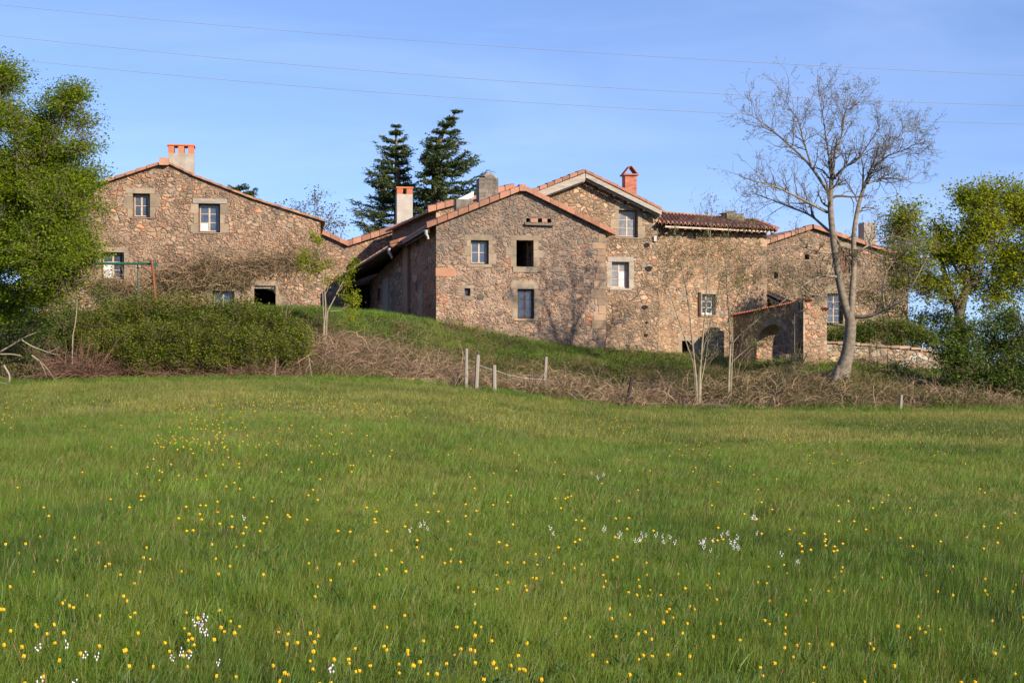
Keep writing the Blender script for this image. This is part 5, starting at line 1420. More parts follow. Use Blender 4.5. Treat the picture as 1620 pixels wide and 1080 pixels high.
# ---- vine on the left farmhouse
def vine(name, label, plx, region, n_, mat_s, mat_l, seed, nleaf, leaf, off=.28, L=.9, droop=-.35, cat='vine', rad=.009, trunk=None):
    R_ = np.random.default_rng(seed)
    o = empty(name, plx.at(region[0][0], region[0][1], -.1), label, cat)
    rg = np.array(region, float)    # px, centre py, half height px
    A = []; Rr = []
    C = []
    for i in range(n_):
        x = R_.uniform(rg[0, 0], rg[-1, 0]); cyy = np.interp(x, rg[:, 0], rg[:, 1]); hh = np.interp(x, rg[:, 0], rg[:, 2])
        y = cyy + hh * (R_.normal() * .45)
        k, z = plx.hit(x, y); d_ = -.04 - abs(R_.normal()) * off * .6
        dk, dz = R_.normal() * .6, R_.normal() * .3 + droop * R_.random()
        p0 = np.array([k, d_, z]); pts = []
        l_ = L * (.4 + R_.random() * .8); dd = unit([dk, -abs(R_.normal()) * .25, dz + .5])
        for j in range(6):
            pts.append(p0.copy()); p0 = p0 + dd * l_ / 5; dd = unit(dd + np.array([0, .05, droop]) * .5 + R_.normal(size=3) * .2)
            p0[1] = min(p0[1], -.02)
        A.append([tuple(plx.pt(a, c_, b_)) for a, b_, c_ in pts]); r0 = rad * (.5 + R_.random()); Rr.append(np.linspace(r0, r0 * .4, 6))
    m1 = MB(); m1.tubes(np.array(A), np.array(Rr), 3)
    if trunk:
        for tr_ in trunk:
            q, rr = resample([plx.at(x, y, -.1) for x, y in tr_], [.05, .035, .02], 12); m1.tubes(q, rr, 6)
    m1.build('stems', M[mat_s], o)
    if nleaf:
        P_ = np.array(A).reshape(-1, 3); C = P_[R_.integers(0, len(P_), nleaf)] + R_.normal(size=(nleaf, 3)) * .05
        m2 = MB(); m2.leaves(C, leaf, up=.3); m2.build('leaves', M[mat_l], o)
    return o


vine('climbing_vine', 'dry brown tangled vine hanging in an arch across the lower wall of the left farmhouse', pl,
     [(238, 448, 16), (270, 440, 18), (300, 434, 16), (350, 424, 20), (390, 425, 22), (430, 418, 16), (470, 412, 12), (505, 415, 12), (520, 425, 10)], 1350, 'bramble', 'leaf_olive', 61, 3500, .055, trunk=[[(250, 500), (262, 460), (300, 430)], [(300, 434), (380, 415), (470, 408)]])
vine('climbing_vine', 'thin olive tangle of old vine, below the hanging arch of brown vine', pl, [(150, 455, 14), (200, 455, 16), (240, 465, 18), (280, 460, 16), (330, 448, 12), (395, 448, 8)], 700, 'bramble', 'leaf_olive', 62, 3500, .055)
vine('climbing_plant', 'sparse olive-leaved climber spreading over the wall and eave of the long house', pr, [(1045, 430, 45), (1080, 400, 60), (1120, 385, 50), (1150, 430, 60), (1180, 440, 60), (1208, 440, 60)], 500, 'twig', 'leaf_olive', 63, 2600, .06, off=.12, L=.7, droop=.1, rad=.006)
vine('climbing_plant', 'leafy shoots of climber standing up over the clay roof of the long house', Plane(1041.5, 69.4, 1213, 72.6), [(1100, 350, 6), (1115, 342, 12), (1132, 345, 12), (1160, 352, 5), (1195, 362, 4)], 60, 'twig', 'leaf_olive', 64, 650, .07, off=.12, L=.9, droop=.7, rad=.008)
vine('climbing_plant', 'sparse climber twigs on the wall of the rear house behind the bare tree', pq, [(1215, 440, 30), (1290, 450, 60), (1360, 470, 40), (1430, 460, 40)], 350, 'twig', 'leaf_olive', 65, 1800, .07, off=.15, L=.8, droop=.1, rad=.007)


# ---- brambles: dry arching canes
def brambles(name, label, regions, n_, mat, seed, L=1.5, rad=.009, arch=.8, lean=0.0, lift=.1, K=8, tall=1.0):
    R_ = np.random.default_rng(seed); A = []; Rr = []
    rg = regions
    w_ = np.array([r[4] for r in rg], float); w_ /= w_.sum()
    for i in range(n_):
        r = rg[R_.choice(len(rg), p=w_)]
        px = R_.uniform(r[0], r[1]); Y_ = R_.uniform(r[2], r[3])
        p0 = np.array(T(px, Y_)); p0[2] -= .03
        az = R_.random() * 6.283; d = unit([math.cos(az) * .7 + lean, math.sin(az) * .5 - .25, 1.2 * tall * (.5 + R_.random())])
        l_ = L * (.45 + .8 * R_.random()) * (r[5] if len(r) > 5 else 1)
        pts = []
        for j in range(K):
            pts.append(p0.copy()); p0 = p0 + d * l_ / (K - 1); d = unit(d + np.array([0, 0, -arch * .42]) + R_.normal(size=3) * .16)
            g = float(terr(p0[0], p0[1])) + .03
            if p0[2] < g: p0[2] = g; d[2] = abs(d[2]) * .2; d = unit(d)
        A.append(pts); r0 = rad * (.5 + 1.1 * R_.random() ** 2); Rr.append(np.linspace(r0, r0 * .5, K))
    m = MB(); m.tubes(np.array(A), np.array(Rr), 3)
    return tag(m.build(name, M[mat]), label, 'brambles', kind='stuff')


brambles('bramble_thicket', 'dry pale-brown brambles below the centre house', [(490, 745, 56.3, 59.2, 5, 1.15), (745, 850, 57.3, 59, 1.0, .7), (470, 520, 56, 58, .7), (820, 1075, 57.7, 60.3, 3.2, .95)], 4300, 'bramble', 71, L=1.45)
brambles('bramble_thicket', 'grey-brown brambles below the gateway and bare tree', [(1040, 1250, 57.4, 60.4, 2.6, .9), (1200, 1330, 56, 58.5, 1.6, .7), (1330, 1620, 55, 57.5, 3, .7), (1420, 1600, 57, 60, 1.2, .7)], 3200, 'bramble', 72, L=1.3)
brambles('reddish_stems', 'reddish bare stems along the foot of the hedge', [(95, 160, 53.7, 54.4, 1.4, 1.3), (150, 480, 53.9, 54.9, 3, .8), (480, 640, 57, 60.5, 2, .7)], 2600, 'rusty_stems', 73, L=1.2, arch=.5, lean=-.15)
brambles('dry_stalks', 'thin dry stalks scattered over the bank', [(560, 960, 60.3, 63.5, 3, .6), (1000, 1330, 60, 62, 1.5, .5), (-100, 130, 54, 56, 1.4, .9)], 1500, 'bramble', 74, L=.9)
R_ = np.random.default_rng(81)
# leaves of low ground cover over the bank
pxs = R_.uniform(-250, 1800, 150000); u_ = R_.random(150000)
Yl_ = np.interp(pxs, _px, _ky[:, 0]) + .3; Yh_ = np.interp(pxs, _px, _ky[:, 2]) - .4
Ys = Yl_ + (Yh_ - Yl_) * u_
Xs = (pxs - 810) / F * Ys
h_ = np.abs(R_.normal(size=len(Xs))) * .13 * (1.0 + .8 * np.sin(Xs * 1.1 + np.sin(Ys * 1.7) * 2) * np.cos(Ys * 1.3))
m_ = MB(); m_.leaves(np.stack([Xs, Ys, terr(Xs, Ys) + .03 + np.abs(h_)], 1), .085, up=.5)
tag(m_.build('ground_cover', M['leaf_ground']), 'olive leafy ground cover on the bank', 'ground cover', kind='stuff')

R_ = np.random.default_rng(83)
C = []
for _ in range(150):
    px_ = R_.uniform(480, 1620); y0_, y1_ = np.interp(px_, _px, _ky[:, 0]), np.interp(px_, _px, _ky[:, 1]); yy_ = R_.uniform(y0_ - .1, y1_ + 1.5)
    c0 = np.array(T(px_, yy_, .2)); m_n = int(R_.integers(50, 220)); rr_ = R_.uniform(.2, .6)
    C.append(c0 + R_.normal(size=(m_n, 3)) * np.array([rr_ * 1.5, rr_ * .6, .17]))
m_ = MB(); m_.leaves(np.concatenate(C), .07, up=.4)
tag(m_.build('weeds', M['leaf_olive']), 'olive-green weeds growing through the dry brambles', 'weeds', kind='stuff')

# ---- grass: tufts instanced on points
def tuft(name, n_, rad, h, w, mat, seed, lean=.3, K=4, heads=0):
    R_ = np.random.default_rng(seed)
    a = R_.random(n_) * 6.283; r = np.sqrt(R_.random(n_)) * rad
    b0 = np.stack([np.cos(a) * r, np.sin(a) * r, np.zeros(n_) - .02], 1)
    hh = h * (.55 + .6 * R_.random(n_)); az = R_.random(n_) * 6.283; ln = lean * (0.2 + R_.random(n_))
    dv = np.stack([np.cos(az), np.sin(az), np.zeros(n_)], 1); pv_ = np.stack([-np.sin(az + 1.1), np.cos(az + 1.1), np.zeros(n_)], 1)
    V = []
    for k in range(K):
        t = k / (K - 1); c_ = b0 + dv * (ln * t ** 2 * hh)[:, None] + np.array([0, 0, 1]) * (hh * (t - .15 * ln * t * t))[:, None]
        ww = w * (1 - t ** 1.6 * .92) * .5
        V += [c_ - pv_ * ww, c_ + pv_ * ww]
    V = np.stack(V, 1).reshape(-1, 3)
    bi = np.arange(n_)[:, None] * 2 * K
    Fc = np.stack([bi + 2 * k + np.array([[0, 1, 3, 2]]) for k in range(K - 1)], 1).reshape(-1, 4)
    m = MB(); m.add(V, Fc, np.repeat(R_.random(n_), K - 1))
    o = m.build(name, M[mat]); COL.objects.unlink(o)
    return o


def scatter(name, label, pos_, scl, rot, protos, idx_, kind='stuff'):
    me = bpy.data.meshes.new(name); me.vertices.add(len(pos_)); me.vertices.foreach_set('co', pos_.astype(np.float32).reshape(-1))
    for nm_, ty, arr in (('scl', 'FLOAT_VECTOR', scl), ('rot', 'FLOAT_VECTOR', rot), ('pick', 'INT', idx_)):
        at = me.attributes.new(nm_, ty, 'POINT')
        at.data.foreach_set('value' if ty == 'INT' else 'vector', arr.astype(np.int32 if ty == 'INT' else np.float32).reshape(-1))
    o = bpy.data.objects.new(name, me); COL.objects.link(o)
    g = bpy.data.node_groups.new(name, 'GeometryNodeTree')
    g.interface.new_socket('Geometry', in_out='INPUT', socket_type='NodeSocketGeometry'); g.interface.new_socket('Geometry', in_out='OUTPUT', socket_type='NodeSocketGeometry')
    gi = g.nodes.new('NodeGroupInput'); go = g.nodes.new('NodeGroupOutput'); iop = g.nodes.new('GeometryNodeInstanceOnPoints')
    g.links.new(gi.outputs[0], iop.inputs['Points'])
    jn = g.nodes.new('GeometryNodeJoinGeometry')
    for p_ in reversed(protos):
        oi = g.nodes.new('GeometryNodeObjectInfo'); oi.inputs['Object'].default_value = p_; oi.inputs['As Instance'].default_value = True
        g.links.new(oi.outputs['Geometry'], jn.inputs[0])
    g.links.new(jn.outputs[0], iop.inputs['Instance']); iop.inputs['Pick Instance'].default_value = True

    def att(nm_, ty):
        a_ = g.nodes.new('GeometryNodeInputNamedAttribute'); a_.data_type = ty; a_.inputs['Name'].default_value = nm_; return a_.outputs['Attribute']
    g.links.new(att('pick', 'INT'), iop.inputs['Instance Index'])
    e2r = g.nodes.new('FunctionNodeEulerToRotation'); g.links.new(att('rot', 'FLOAT_VECTOR'), e2r.inputs[0]); g.links.new(e2r.outputs[0], iop.inputs['Rotation'])
    g.links.new(att('scl', 'FLOAT_VECTOR'), iop.inputs['Scale'])
    g.links.new(iop.outputs[0], go.inputs[0])
    md = o.modifiers.new('scatter', 'NODES'); md.node_group = g
    return tag(o, label, 'grass', kind=kind)


def field(n_, Y0_, Y1_, seed, npro, hsc=(.7, 1.2), px=(-150, 1770), edge=True, hvar=True):
    R_ = np.random.default_rng(seed)
    # uniform density over the ground seen between the two distances
    Ys = np.sqrt(R_.random(n_) * (Y1_ ** 2 - Y0_ ** 2) + Y0_ ** 2); pxs = R_.uniform(px[0], px[1], n_)
    Xs = (pxs - 810) / F * Ys
    if edge:
        ok = Ys < np.interp(pxs, _px, _ky[:, 0]) + .6
        Xs, Ys = Xs[ok], Ys[ok]
    n_ = len(Xs)
    s = R_.uniform(hsc[0], hsc[1], n_)
    pat = np.sin(Xs * .55 + 2 * np.sin(Ys * .33)) * np.cos(Ys * .5 + np.sin(Xs * .4)) if hvar else 0
    sz = s * (1 + .38 * pat)
    rot = np.stack([R_.normal(size=n_) * .08, R_.normal(size=n_) * .08 + .05, R_.random(n_) * 6.283], 1)
    return np.stack([Xs, Ys, terr(Xs, Ys)], 1), np.stack([s, s, sz], 1), rot, R_.integers(0, npro, n_)


near = [tuft('tuft', 92, .17, [.1, .125, .11, .14][i], [.0034, .003, .0042, .0036][i], 'grass', 100 + i, [.4, .8, .55, .3][i]) for i in range(4)] + [tuft('tuft', 26, .14, .16, .006, 'grass_lush', 110, .6)]
mid = [tuft('tuft', 80, .26, .125, .006, 'grass_mid', 120 + i, .7) for i in range(3)]
far = [tuft('tuft', 80, .38, .14, .011, 'grass_far', 130 + i, .6, K=3) for i in range(3)]
def stalks(name, n_, rad, h, w, seed, mat='sorrel'):
    """thin stalks with reddish-brown seed heads"""
    R_ = np.random.default_rng(seed); m = MB(); A = []; Rr = []
    for i in range(n_):
        a_ = R_.random() * 6.28; q = math.sqrt(R_.random()) * rad; hh = h * R_.uniform(.6, 1.1); b_ = np.array([math.cos(a_) * q, math.sin(a_) * q, 0]); d = np.array([R_.normal() * .15, R_.normal() * .15, 1]) * hh
        A.append([b_ + d * t for t in (0, .5, .74, .8, .92, 1)]); Rr.append([w * .35, w * .3, w * .35, w * 1.4, w * 1.2, w * .3])
    m.tubes(np.array(A), np.array(Rr), 4)
    o = m.build(name, M[mat]); COL.objects.unlink(o); return o


M['sorrel'] = plain('seed_head', (0.13, 0.075, 0.04), (0.13, 0.11, 0.05), 3, bs=0, tint=.5)
M['broad'] = leafmat('broad_leaf', [(0, (0.03, 0.08, 0.02)), (1, (0.07, 0.14, 0.03))], trans=0.25)
near.append(stalks('stalks', 3, .25, .17, .0018, 151)); mid.append(stalks('stalks', 3, .3, .17, .003, 152)); far.append(stalks('stalks', 3, .4, .17, .004, 153))
near.append(tuft('tuft', 60, .13, .18, .004, 'grass_lush', 160, .5)); mid.append(tuft('tuft', 70, .18, .18, .006, 'grass_lush', 161, .6))
near.append(tuft('tuft', 12, .1, .13, .022, 'broad', 170, .9)); near += near[:4] * 2; mid += [mid[0], mid[1], mid[2]]; far.append(far[0])
a = field(14300, 4.6, 15, 1, len(near), px=(-680, 2300))
scatter('meadow_grass', 'fine green meadow grass in the foreground', *a[:3], near, a[3])
a = field(14800, 14.7, 30, 2, len(mid), px=(-420, 2040)); scatter('meadow_grass', 'green meadow grass in the middle of the field', *a[:3], mid, a[3])
a = field(19000, 29.5, 59, 3, len(far), px=(-400, 2060)); scatter('meadow_grass', 'paler meadow grass at the far side of the field', *a[:3], far, a[3])
# lush edge of the field and bank grass
R_ = np.random.default_rng(90)
pxs = R_.uniform(-250, 1850, 2600); Ye_ = np.interp(pxs, _px, _ky[:, 0]); Ys = Ye_ + R_.uniform(-1.8, .5, 2600)
keep = (noise.noise_vector(Vector((0, 0, 0))).x < 9) & ((pxs < 860) | (R_.random(2600) < .3)); pxs, Ys = pxs[keep], Ys[keep]
lush = [tuft('tuft', 40, .26, .3, .011, 'grass_lush', 140 + i, .6, K=4) for i in range(3)]
Xs = (pxs - 810) / F * Ys; n_ = len(Xs); s = R_.uniform(.6, 1.1, n_)
pos_ = [np.stack([Xs, Ys, terr(Xs, Ys)], 1)]; scl_ = [np.stack([s, s, s], 1)]
# bank top: green tongue from the barn down past the centre house, and patches
pxs = R_.uniform(-200, 1800, 16000); kyc = np.interp(pxs, _px, _ky[:, 2]); kym = np.interp(pxs, _px, _ky[:, 1]); kye = np.interp(pxs, _px, _ky[:, 0])
Ys = kye + (kyc + 2.5 - kye) * R_.random(16000)
Xs = (pxs - 810) / F * Ys
tt = (Ys - kye) / (kyc - kye)
nz_ = np.array([noise.noise(Vector((x * .5, y * .5, 3.3))) for x, y in zip(Xs, Ys)])
prob = np.where(tt > .66 + nz_ * .3, 1.0, .14 + .4 * (nz_ > .05)); prob = np.where((pxs > 1350) & (tt < .6), .12, prob); prob = np.where((pxs > 480) & (pxs < 760) & (tt < .5), .1, prob)
ok = R_.random(16000) < prob; Xs, Ys, tt = Xs[ok], Ys[ok], tt[ok]; n_ = len(Xs)
s = R_.uniform(.6, 1.1, n_) * np.where(tt > .62, 1.0, .6)
pos_.append(np.stack([Xs, Ys, terr(Xs, Ys)], 1)); scl_.append(np.stack([s, s, s], 1))
pos_ = np.concatenate(pos_); scl_ = np.concatenate(scl_); n_ = len(pos_)
rot = np.stack([R_.normal(size=n_) * .12, R_.normal(size=n_) * .12, R_.random(n_) * 6.283], 1)
scatter('bank_grass', 'lush bright grass on the bank and along the field edge', pos_, scl_, rot, lush, R_.integers(0, 3, n_))
dry = [tuft('tuft', 34, .3, .42, .009, 'grass_dry', 180 + i, 1.1, K=4) for i in range(3)]
pxs = R_.uniform(480, 1700, 3400); y0_ = np.interp(pxs, _px, _ky[:, 0]); y1_ = np.interp(pxs, _px, _ky[:, 2]); Ys = y0_ + .3 + (y1_ - y0_) * R_.random(3400) ** 1.6
Xs = (pxs - 810) / F * Ys; nz_ = np.array([noise.noise(Vector((x * .4, y * .4, 8.1))) for x, y in zip(Xs, Ys)]); ok = nz_ > -.08; Xs, Ys = Xs[ok], Ys[ok]; n_ = len(Xs); s = R_.uniform(.6, 1.2, n_)
scatter('dry_grass', 'straw-coloured dry grass tufts among the brambles on the bank', np.stack([Xs, Ys, terr(Xs, Ys)], 1), np.stack([s, s, s], 1), np.stack([R_.normal(size=n_) * .25, R_.normal(size=n_) * .25, R_.random(n_) * 6.283], 1), dry, R_.integers(0, 3, n_))
# wider stretch of turf out of the direct view, for the ground to look alike at the sides

# ---- flowers
def dandelion_mesh(Yd):
    """stem and head as two meshes around the origin"""
    st_ = MB(); hd = MB(); h = .17
    t = np.linspace(0, 1, 4)[:, None]; st_.tubes(np.array([[0, 0, -.02]]) * (1 - t) + np.array([[.02, .0, h]]) * t, [.0035] * 4, 4)
    np_ = 12; V = [(.02, 0, h + .006)]; Fc = []
    for i in range(np_):
        a_ = i / np_ * 6.283; r_ = .0175 if i % 2 else .013; V.append((.02 + math.cos(a_) * r_, math.sin(a_) * r_, h + (.0 if i % 2 else .006)))
    Fc = [(0, i + 1, (i + 1) % np_ + 1) for i in range(np_)]
    hd.add(V, Fc, .5)
    V2 = [(x, y, z - .012) for x, y, z in V]; V2[0] = (.02, 0, h - .016); hd.add(V2, [(0, (i + 1) % np_ + 1, i + 1) for i in range(np_)], .2)
    hd.add([v for v in V[1:]] + [v for v in V2[1:]], [(i, (i + 1) % np_, (i + 1) % np_ + np_, i + np_) for i in range(np_)], .4)
    return st_, hd


st_, hd_ = dandelion_mesh(0)
D0 = empty('dandelion', (0, 0, 0), 'yellow dandelion flower on its stalk, one of many in the near meadow', 'flower', 'dandelions in the meadow')
stem0 = st_.build('stem', M['stem'], D0); head0 = hd_.build('flower_head', M['dandelion'], D0)
R_ = np.random.default_rng(77)
# clusters roughly where the photograph has them
cl = [(40, 990, 60, 10), (110, 975, 50, 8), (320, 980, 40, 9), (420, 930, 80, 7), (640, 1030, 60, 14), (800, 1040, 60, 14), (530, 1040, 30, 7), (1080, 1000, 60, 12), (1130, 980, 60, 8), (1230, 1010, 50, 7), (1380, 1010, 50, 8), (1500, 970, 60, 6), (1590, 1060, 40, 4), (910, 890, 80, 10), (1080, 900, 90, 14),
      (350, 830, 80, 12), (500, 715, 60, 14), (280, 740, 70, 9), (70, 850, 90, 8), (740, 880, 80, 9), (600, 850, 80, 8), (1300, 900, 90, 10), (1500, 850, 90, 8), (380, 750, 60, 6), (950, 800, 100, 9), (1200, 780, 120, 8), (180, 700, 90, 8)]
pts = []
for x, y, s_, n_ in cl:
    for _ in range(int(n_ * .7) if y > 900 else n_): pts.append((x + R_.normal() * s_, y + R_.normal() * s_ * .35))
while len(pts) < 520: pts.append((R_.uniform(-10, 1630), R_.uniform(690, 1079)))


def ground_at(px, py, h=.0):
    """distance at which the meadow (plus flower height) meets a photo row"""
    lo, hi = 4.0, 56.0
    for _ in range(24):
        mid_ = (lo + hi) / 2; z = float(terr((px - 810) / F * mid_, mid_)) + h; row = HY - (z - CZ) / mid_ * F
        if row > py: lo = mid_
        else: hi = mid_
    return (lo + hi) / 2


fl = []
for x, y in pts:
    if not (-40 < x < 1660 and 668 < y < 1085): continue
    Yd = ground_at(x, y, .17); s_ = R_.uniform(.32, .56); fl.append((Yd, (x - 810) / F * Yd, s_))
fl.sort(); rest = fl[300:]; fl = fl[:300]
for i, (Yd, Xd, s_) in enumerate(fl):
    if i == 0: r0 = D0; a_, b_ = stem0, head0
    else:
        r0 = D0.copy(); COL.objects.link(r0)
        if Yd < 20: a_ = stem0.copy(); COL.objects.link(a_); a_.parent = r0
        b_ = head0.copy(); COL.objects.link(b_); b_.parent = r0
    r0.location = (Xd, Yd, float(terr(Xd, Yd))); r0.scale = (s_, s_, R_.uniform(.6, .95)); r0.rotation_euler = (R_.normal() * .25, R_.normal() * .25, R_.random() * 6.28)
# the rest, tiny at the back of the field
m_ = MB(); q = []
for _ in range(60):
    cx_, cy_ = R_.uniform(-20, 1640), R_.uniform(618, 700)
    for _k in range(9): q.append((cx_ + R_.normal() * 35, cy_ + R_.normal() * 6))
C = []
for x, y in q:
    if y < np.interp(x, _px, [c[1][1] for c in TC]) + 4: continue
    Yd = ground_at(x, y, .2); C.append(((x - 810) / F * Yd, Yd, float(terr((x - 810) / F * Yd, Yd)) + .15))
for Yd, Xd, _s in rest: C.append((Xd, Yd, float(terr(Xd, Yd)) + .15))
C = np.array(C)
for dz_, t_ in ((0, .5),):
    V = []; ang_ = np.arange(6) / 6 * 6.283
    ring = np.stack([np.cos(ang_) * .015, np.sin(ang_) * .015, np.zeros(6)], 1)
    tp = np.array([[0, 0, .012]]); bt = np.array([[0, 0, -.014]])
    loc = np.concatenate([ring, tp, bt]); V = (C[:, None, :] + loc[None]).reshape(-1, 3)
    f1 = np.array([(i, (i + 1) % 6, 6) for i in range(6)] + [((i + 1) % 6, i, 7) for i in range(6)])
    m_.add(V, (f1[None] + np.arange(len(C))[:, None, None] * 8).reshape(-1, 3), .5)
tag(m_.build('far_dandelions', M['dandelion']), 'tiny yellow flowers dotted across the far side of the field', 'flowers', kind='stuff')

# white flowers in small patches
hd = MB(); 
for i in range(5):
    a_ = i / 5 * 6.283; r_ = .018 * (1 if i else .2); c0 = Vector((math.cos(a_) * r_, math.sin(a_) * r_, .17 + (i % 3) * .014))
    hd.add([c0 + Vector((math.cos(k * 1.047) * .007, math.sin(k * 1.047) * .007, 0)) for k in range(6)] + [c0 + Vector((0, 0, .006)), c0 - Vector((0, 0, .008))], [(k, (k + 1) % 6, 6) for k in range(6)] + [((k + 1) % 6, k, 7) for k in range(6)], .5)
Wf = empty('white_flower', (0, 0, 0), 'small white meadow flower in a loose patch among the grass', 'flower', 'white flowers in the meadow')
m_ = MB(); m_.tubes([[(0, 0, -.02), (.005, 0, .17)]], [[.003, .002]], 4); ws = m_.build('stem', M['stem'], Wf); wh = hd.build('flower_head', M['white_flower'], Wf)
cw = [(670, 838, 12, 7), (870, 842, 8, 4), (970, 848, 12, 8), (1015, 852, 12, 10), (1055, 848, 14, 10), (1110, 858, 8, 6), (1150, 860, 20, 18), (1175, 858, 14, 10), (1197, 822, 8, 5), (952, 752, 10, 9), (1250, 880, 8, 4), (310, 988, 14, 7), (120, 1040, 20, 4), (152, 1054, 10, 2), (300, 1030, 50, 7), (60, 1070, 60, 8), (1280, 700, 6, 2), (1315, 700, 6, 2), (390, 826, 4, 2), (520, 1066, 3, 1), (290, 1040, 14, 4)]
i = 0
for x, y, s_, n_ in cw:
    for _ in range((n_ + 1) // 2):
        xx, yy = x + R_.normal() * s_, y + R_.normal() * s_ * .4
        if yy > 1078: yy = 1076
        Yd = ground_at(xx, yy, .17); Xd = (xx - 810) / F * Yd
        if i == 0: r0 = Wf
        else:
            r0 = Wf.copy(); COL.objects.link(r0); b_ = wh.copy(); COL.objects.link(b_); b_.parent = r0
            a_ = ws.copy(); COL.objects.link(a_); a_.parent = r0
        k = R_.uniform(.4, .68); r0.location = (Xd, Yd, float(terr(Xd, Yd))); r0.scale = (k, k, R_.uniform(.85, 1.15)); r0.rotation_euler = (0, 0, R_.random() * 6.28); i += 1

# ------------------------------------------------------------------ small things
# swing frame
SF = empty('swing_frame', T(232, 58.5), 'old swing frame with dark green top bar and rusty leaning leg, before the left farmhouse', 'swing frame')
m_ = MB(); q = [P(150, 417, 58.6), P(248, 417, 58.6)]; m_.tubes([q], [[.05, .05]], 8); m_.tubes([[P(186, 417, 58.55), P(190, 417, 58.55)]], [[.06, .06]], 8); m_.build('top_bar', M['green_paint'], SF, True)
m_ = MB(); m_.tubes([[P(218, 419, 58.8), P(218, 478, 58.8)]], [[.03, .03]], 6); m_.build('leg', M['green_paint'], SF, True)
m_ = MB(); m_.tubes([[P(240, 412, 58.4), P(243, 440, 58.2), P(246, 480, 58.0)]], [[.055, .05, .05]], 8); m_.build('leg', M['rust'], SF, True)
m_ = MB(); m_.tubes([[P(243, 430, 58.7), P(248, 480, 59.6)]], [[.035, .035]], 8); m_.build('leg', M['rust'], SF, True)
m_ = MB(); m_.box(P(240, 425, 58.5), Vector((.14, 0, 0)), Vector((0, .1, 0)), Vector((0, 0, .22))); m_.build('bracket', M['green_paint'], SF)


def post(label, x, y0, y1, Y0, wpx=6, lean=0, mat='post', name='fence_post'):
    m = MB(); b0 = P(x + lean, y1, Y0); t0 = P(x, y0, Y0); w_ = wpx / F * Y0
    b0.z = min(b0.z, float(terr(b0.x, b0.y)) - .1)
    K = 7; q = [b0.lerp(t0, k / (K - 1)) + Vector((noise.noise(Vector((x, k, 0))) * .012, 0, 0)) for k in range(K)]
    V = []
    for k, c0 in enumerate(q):
        ww = w_ * (.55 - .06 * k / K)
        for i in range(6): V.append(c0 + Vector((math.cos(i * 1.047) * ww * (1 + .12 * noise.noise(Vector((i, x, k * .3)))), math.sin(i * 1.047) * ww, 0)))
    V.append(t0 + Vector((.01, 0, .03)))
    Fc = [(k * 6 + i, k * 6 + (i + 1) % 6, (k + 1) * 6 + (i + 1) % 6, (k + 1) * 6 + i) for k in range(K - 1) for i in range(6)]
    m.add(V, Fc, .6); m.add(V[-7:], [(i, (i + 1) % 6, 6) for i in range(6)], .8)
    return tag(m.build(name, M[mat]), label, 'post', 'weathered fence posts on the bank')


post('thin grey fence post at the right end of the mossy low wall', 738, 552, 612, 56.0, 5, -1)
post('silvery crooked fence post between the low wall end and the short thick post', 756, 562, 612, 55.8, 6, -3)
post('short pale thick fence post, third from the left, holding the end of the pale rope', 782, 578, 612, 55.9, 6, 0)
post('tilted slim fence post standing alone up the bank in front of the centre house', 864, 565, 606, 58.6, 5, -4)
post('lone white-topped post at the field edge far to the right of the bare tree', 1426, 625, 652, 54.6, 5, -2)
post('dark post leaning right among the brambles, left of the bare saplings', 1000, 596, 618, 57.8, 5, -10, 'wood_dark')
post('dark slim post on the skyline behind the garden wall, left of the forked tree', 1457, 496, 520, 70, 3, 0, 'wood_dark')
m_ = MB(); q = [P(757, 577, 55.8), P(770, 583, 55.8), P(783, 585, 55.85), P(800, 592, 56.4), P(830, 598, 57.4), P(862, 600, 58.5), P(872, 602, 58.5)]
p_, r_ = resample(q, [.008], 20); m_.tubes(p_, r_, 5); tag(m_.build('fence_rope', M['rope']), 'pale slack rope strung between the fence posts on the bank', 'rope')


def deadwood(label, polys, mat='dead', name='dead_branch', cat='branch'):
    m = MB()
    for pts, rr, Y0 in polys:
        q, r = resample([P(x, y, Y0 + (d[0] if d else 0)) for x, y, *d in pts], [v * .65 * Y0 / F for v in rr], 12); m.tubes(q, r, 6)
    return tag(m.build(name, M[mat], None, True), label, cat)


deadwood('long bleached dead branch arching up from the left frame edge over the dark shrub', [([(-10, 560), (0, 530), (8, 515), (22, 505), (40, 496), (60, 488)], [2.6, 2.4, 2, 1.8, 1.2, .6], 54.0)])
deadwood('dead forked branch lying across the shrubs at the left edge', [([(-10, 562), (20, 545), (35, 535), (50, 528), (64, 524)], [2.2, 2, 1.6, 1.2, .6], 53.8), ([(35, 538), (50, 548), (65, 553), (82, 560), (96, 561)], [2, 1.8, 1.6, 1, .5], 53.7), ([(-5, 560), (20, 560), (34, 563)], [2, 1.8, 1.4], 53.6)])
deadwood('grey broken branch sloping down to the field edge left of the hedge', [([(50, 562), (68, 575), (80, 590), (90, 606)], [2, 1.8, 1.6, 1], 53.5), ([(62, 570), (70, 585), (74, 597)], [1.6, 1.2, .8], 53.4), ([(78, 557), (88, 552), (95, 548)], [1, .8, .5], 53.6)])
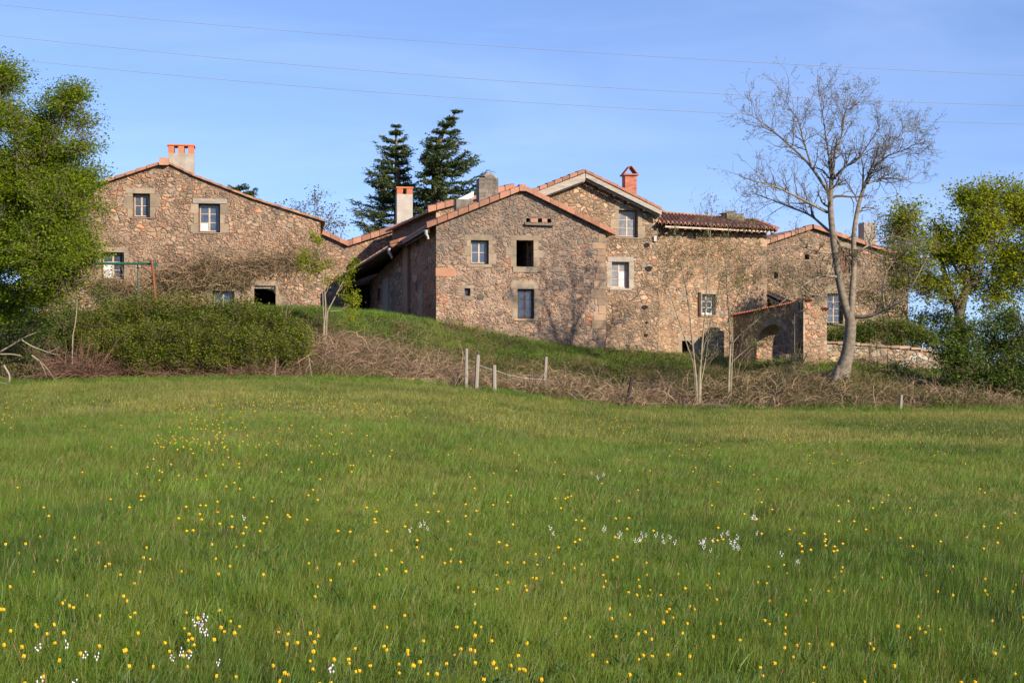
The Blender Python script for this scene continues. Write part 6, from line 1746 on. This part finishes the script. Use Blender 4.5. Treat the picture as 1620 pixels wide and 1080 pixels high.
deadwood('white peeled log fragment with crooked limbs lying at the left frame edge on the grass', [([(6, 578), (12, 588), (16, 594), (14, 606), (15, 616)], [2.6, 2.6, 2.2, 2.4, 2], 52.6), ([(-12, 607), (4, 606), (18, 609), (29, 616)], [3, 3, 2.4, 1.2], 52.4), ([(-10, 616), (4, 610), (14, 604)], [1.6, 1.8, 1.5], 52.5)], name='log')
deadwood('forked white dead stick standing in the brambles right of the hedge', [([(495, 606), (492, 590), (490, 575), (488, 561)], [1.4, 1.2, 1, .7], 55.3), ([(490, 575), (484, 585), (481, 596)], [1, .8, .6], 55.3), ([(488, 566), (496, 575)], [.8, .5], 55.3)])
deadwood('short pale stick at the hedge foot near its right end', [([(438, 604), (434, 590), (437, 575), (436, 562)], [1.2, 1, .9, .6], 53.6), ([(434, 590), (429, 594), (432, 602)], [.8, .7, .5], 53.6), ([(458, 607), (466, 599), (472, 594)], [.9, .8, .5], 53.7)])
m_ = MB(); m_.box(P(1118, 641, 56.6), P(1155, 645, 56.4) - P(1118, 641, 56.6), Vector((.05, .25, .04)), Vector((0, 0, .06)), .7)
tag(m_.build('plank', M['bark_dark']), 'dark weathered plank lying at the field edge below the bare saplings', 'plank')
deadwood('dark broken stump leaning among the brambles at the field edge, right of the saplings', [([(1216, 646), (1220, 632), (1226, 620)], [3, 2.4, 1.2], 56.2)], mat='wood_dark', name='stump', cat='stump')

# power cables high over the field
for lab, pts, Yc in (('highest of the three thin power cables crossing the sky', [(-400, -35), (0, 5), (350, 41), (700, 70), (1150, 95), (1620, 119), (2100, 138)], 120),
                     ('middle one of the three thin power cables crossing the sky', [(-400, 8), (0, 54), (300, 86), (620, 118), (900, 136), (1150, 149), (1620, 165), (2100, 175)], 117),
                     ('lowest of the three thin power cables crossing the sky, passing behind the bare tree', [(-400, 44), (20, 92), (300, 121), (600, 148), (900, 167), (1150, 179), (1620, 195), (2100, 205)], 114)):
    pp = np.array(pts, float); xs = np.linspace(pp[0, 0], pp[-1, 0], 40)
    co_ = np.polyfit(pp[:, 0] / 1000, pp[:, 1], 3); ys = np.polyval(co_, xs / 1000)
    m_ = MB(); m_.tubes([[tuple(P(x, y, Yc)) for x, y in zip(xs, ys)]], [[.02] * 40], 6)
    tag(m_.build('power_cable', M['cable'], None, True), lab, 'cable')
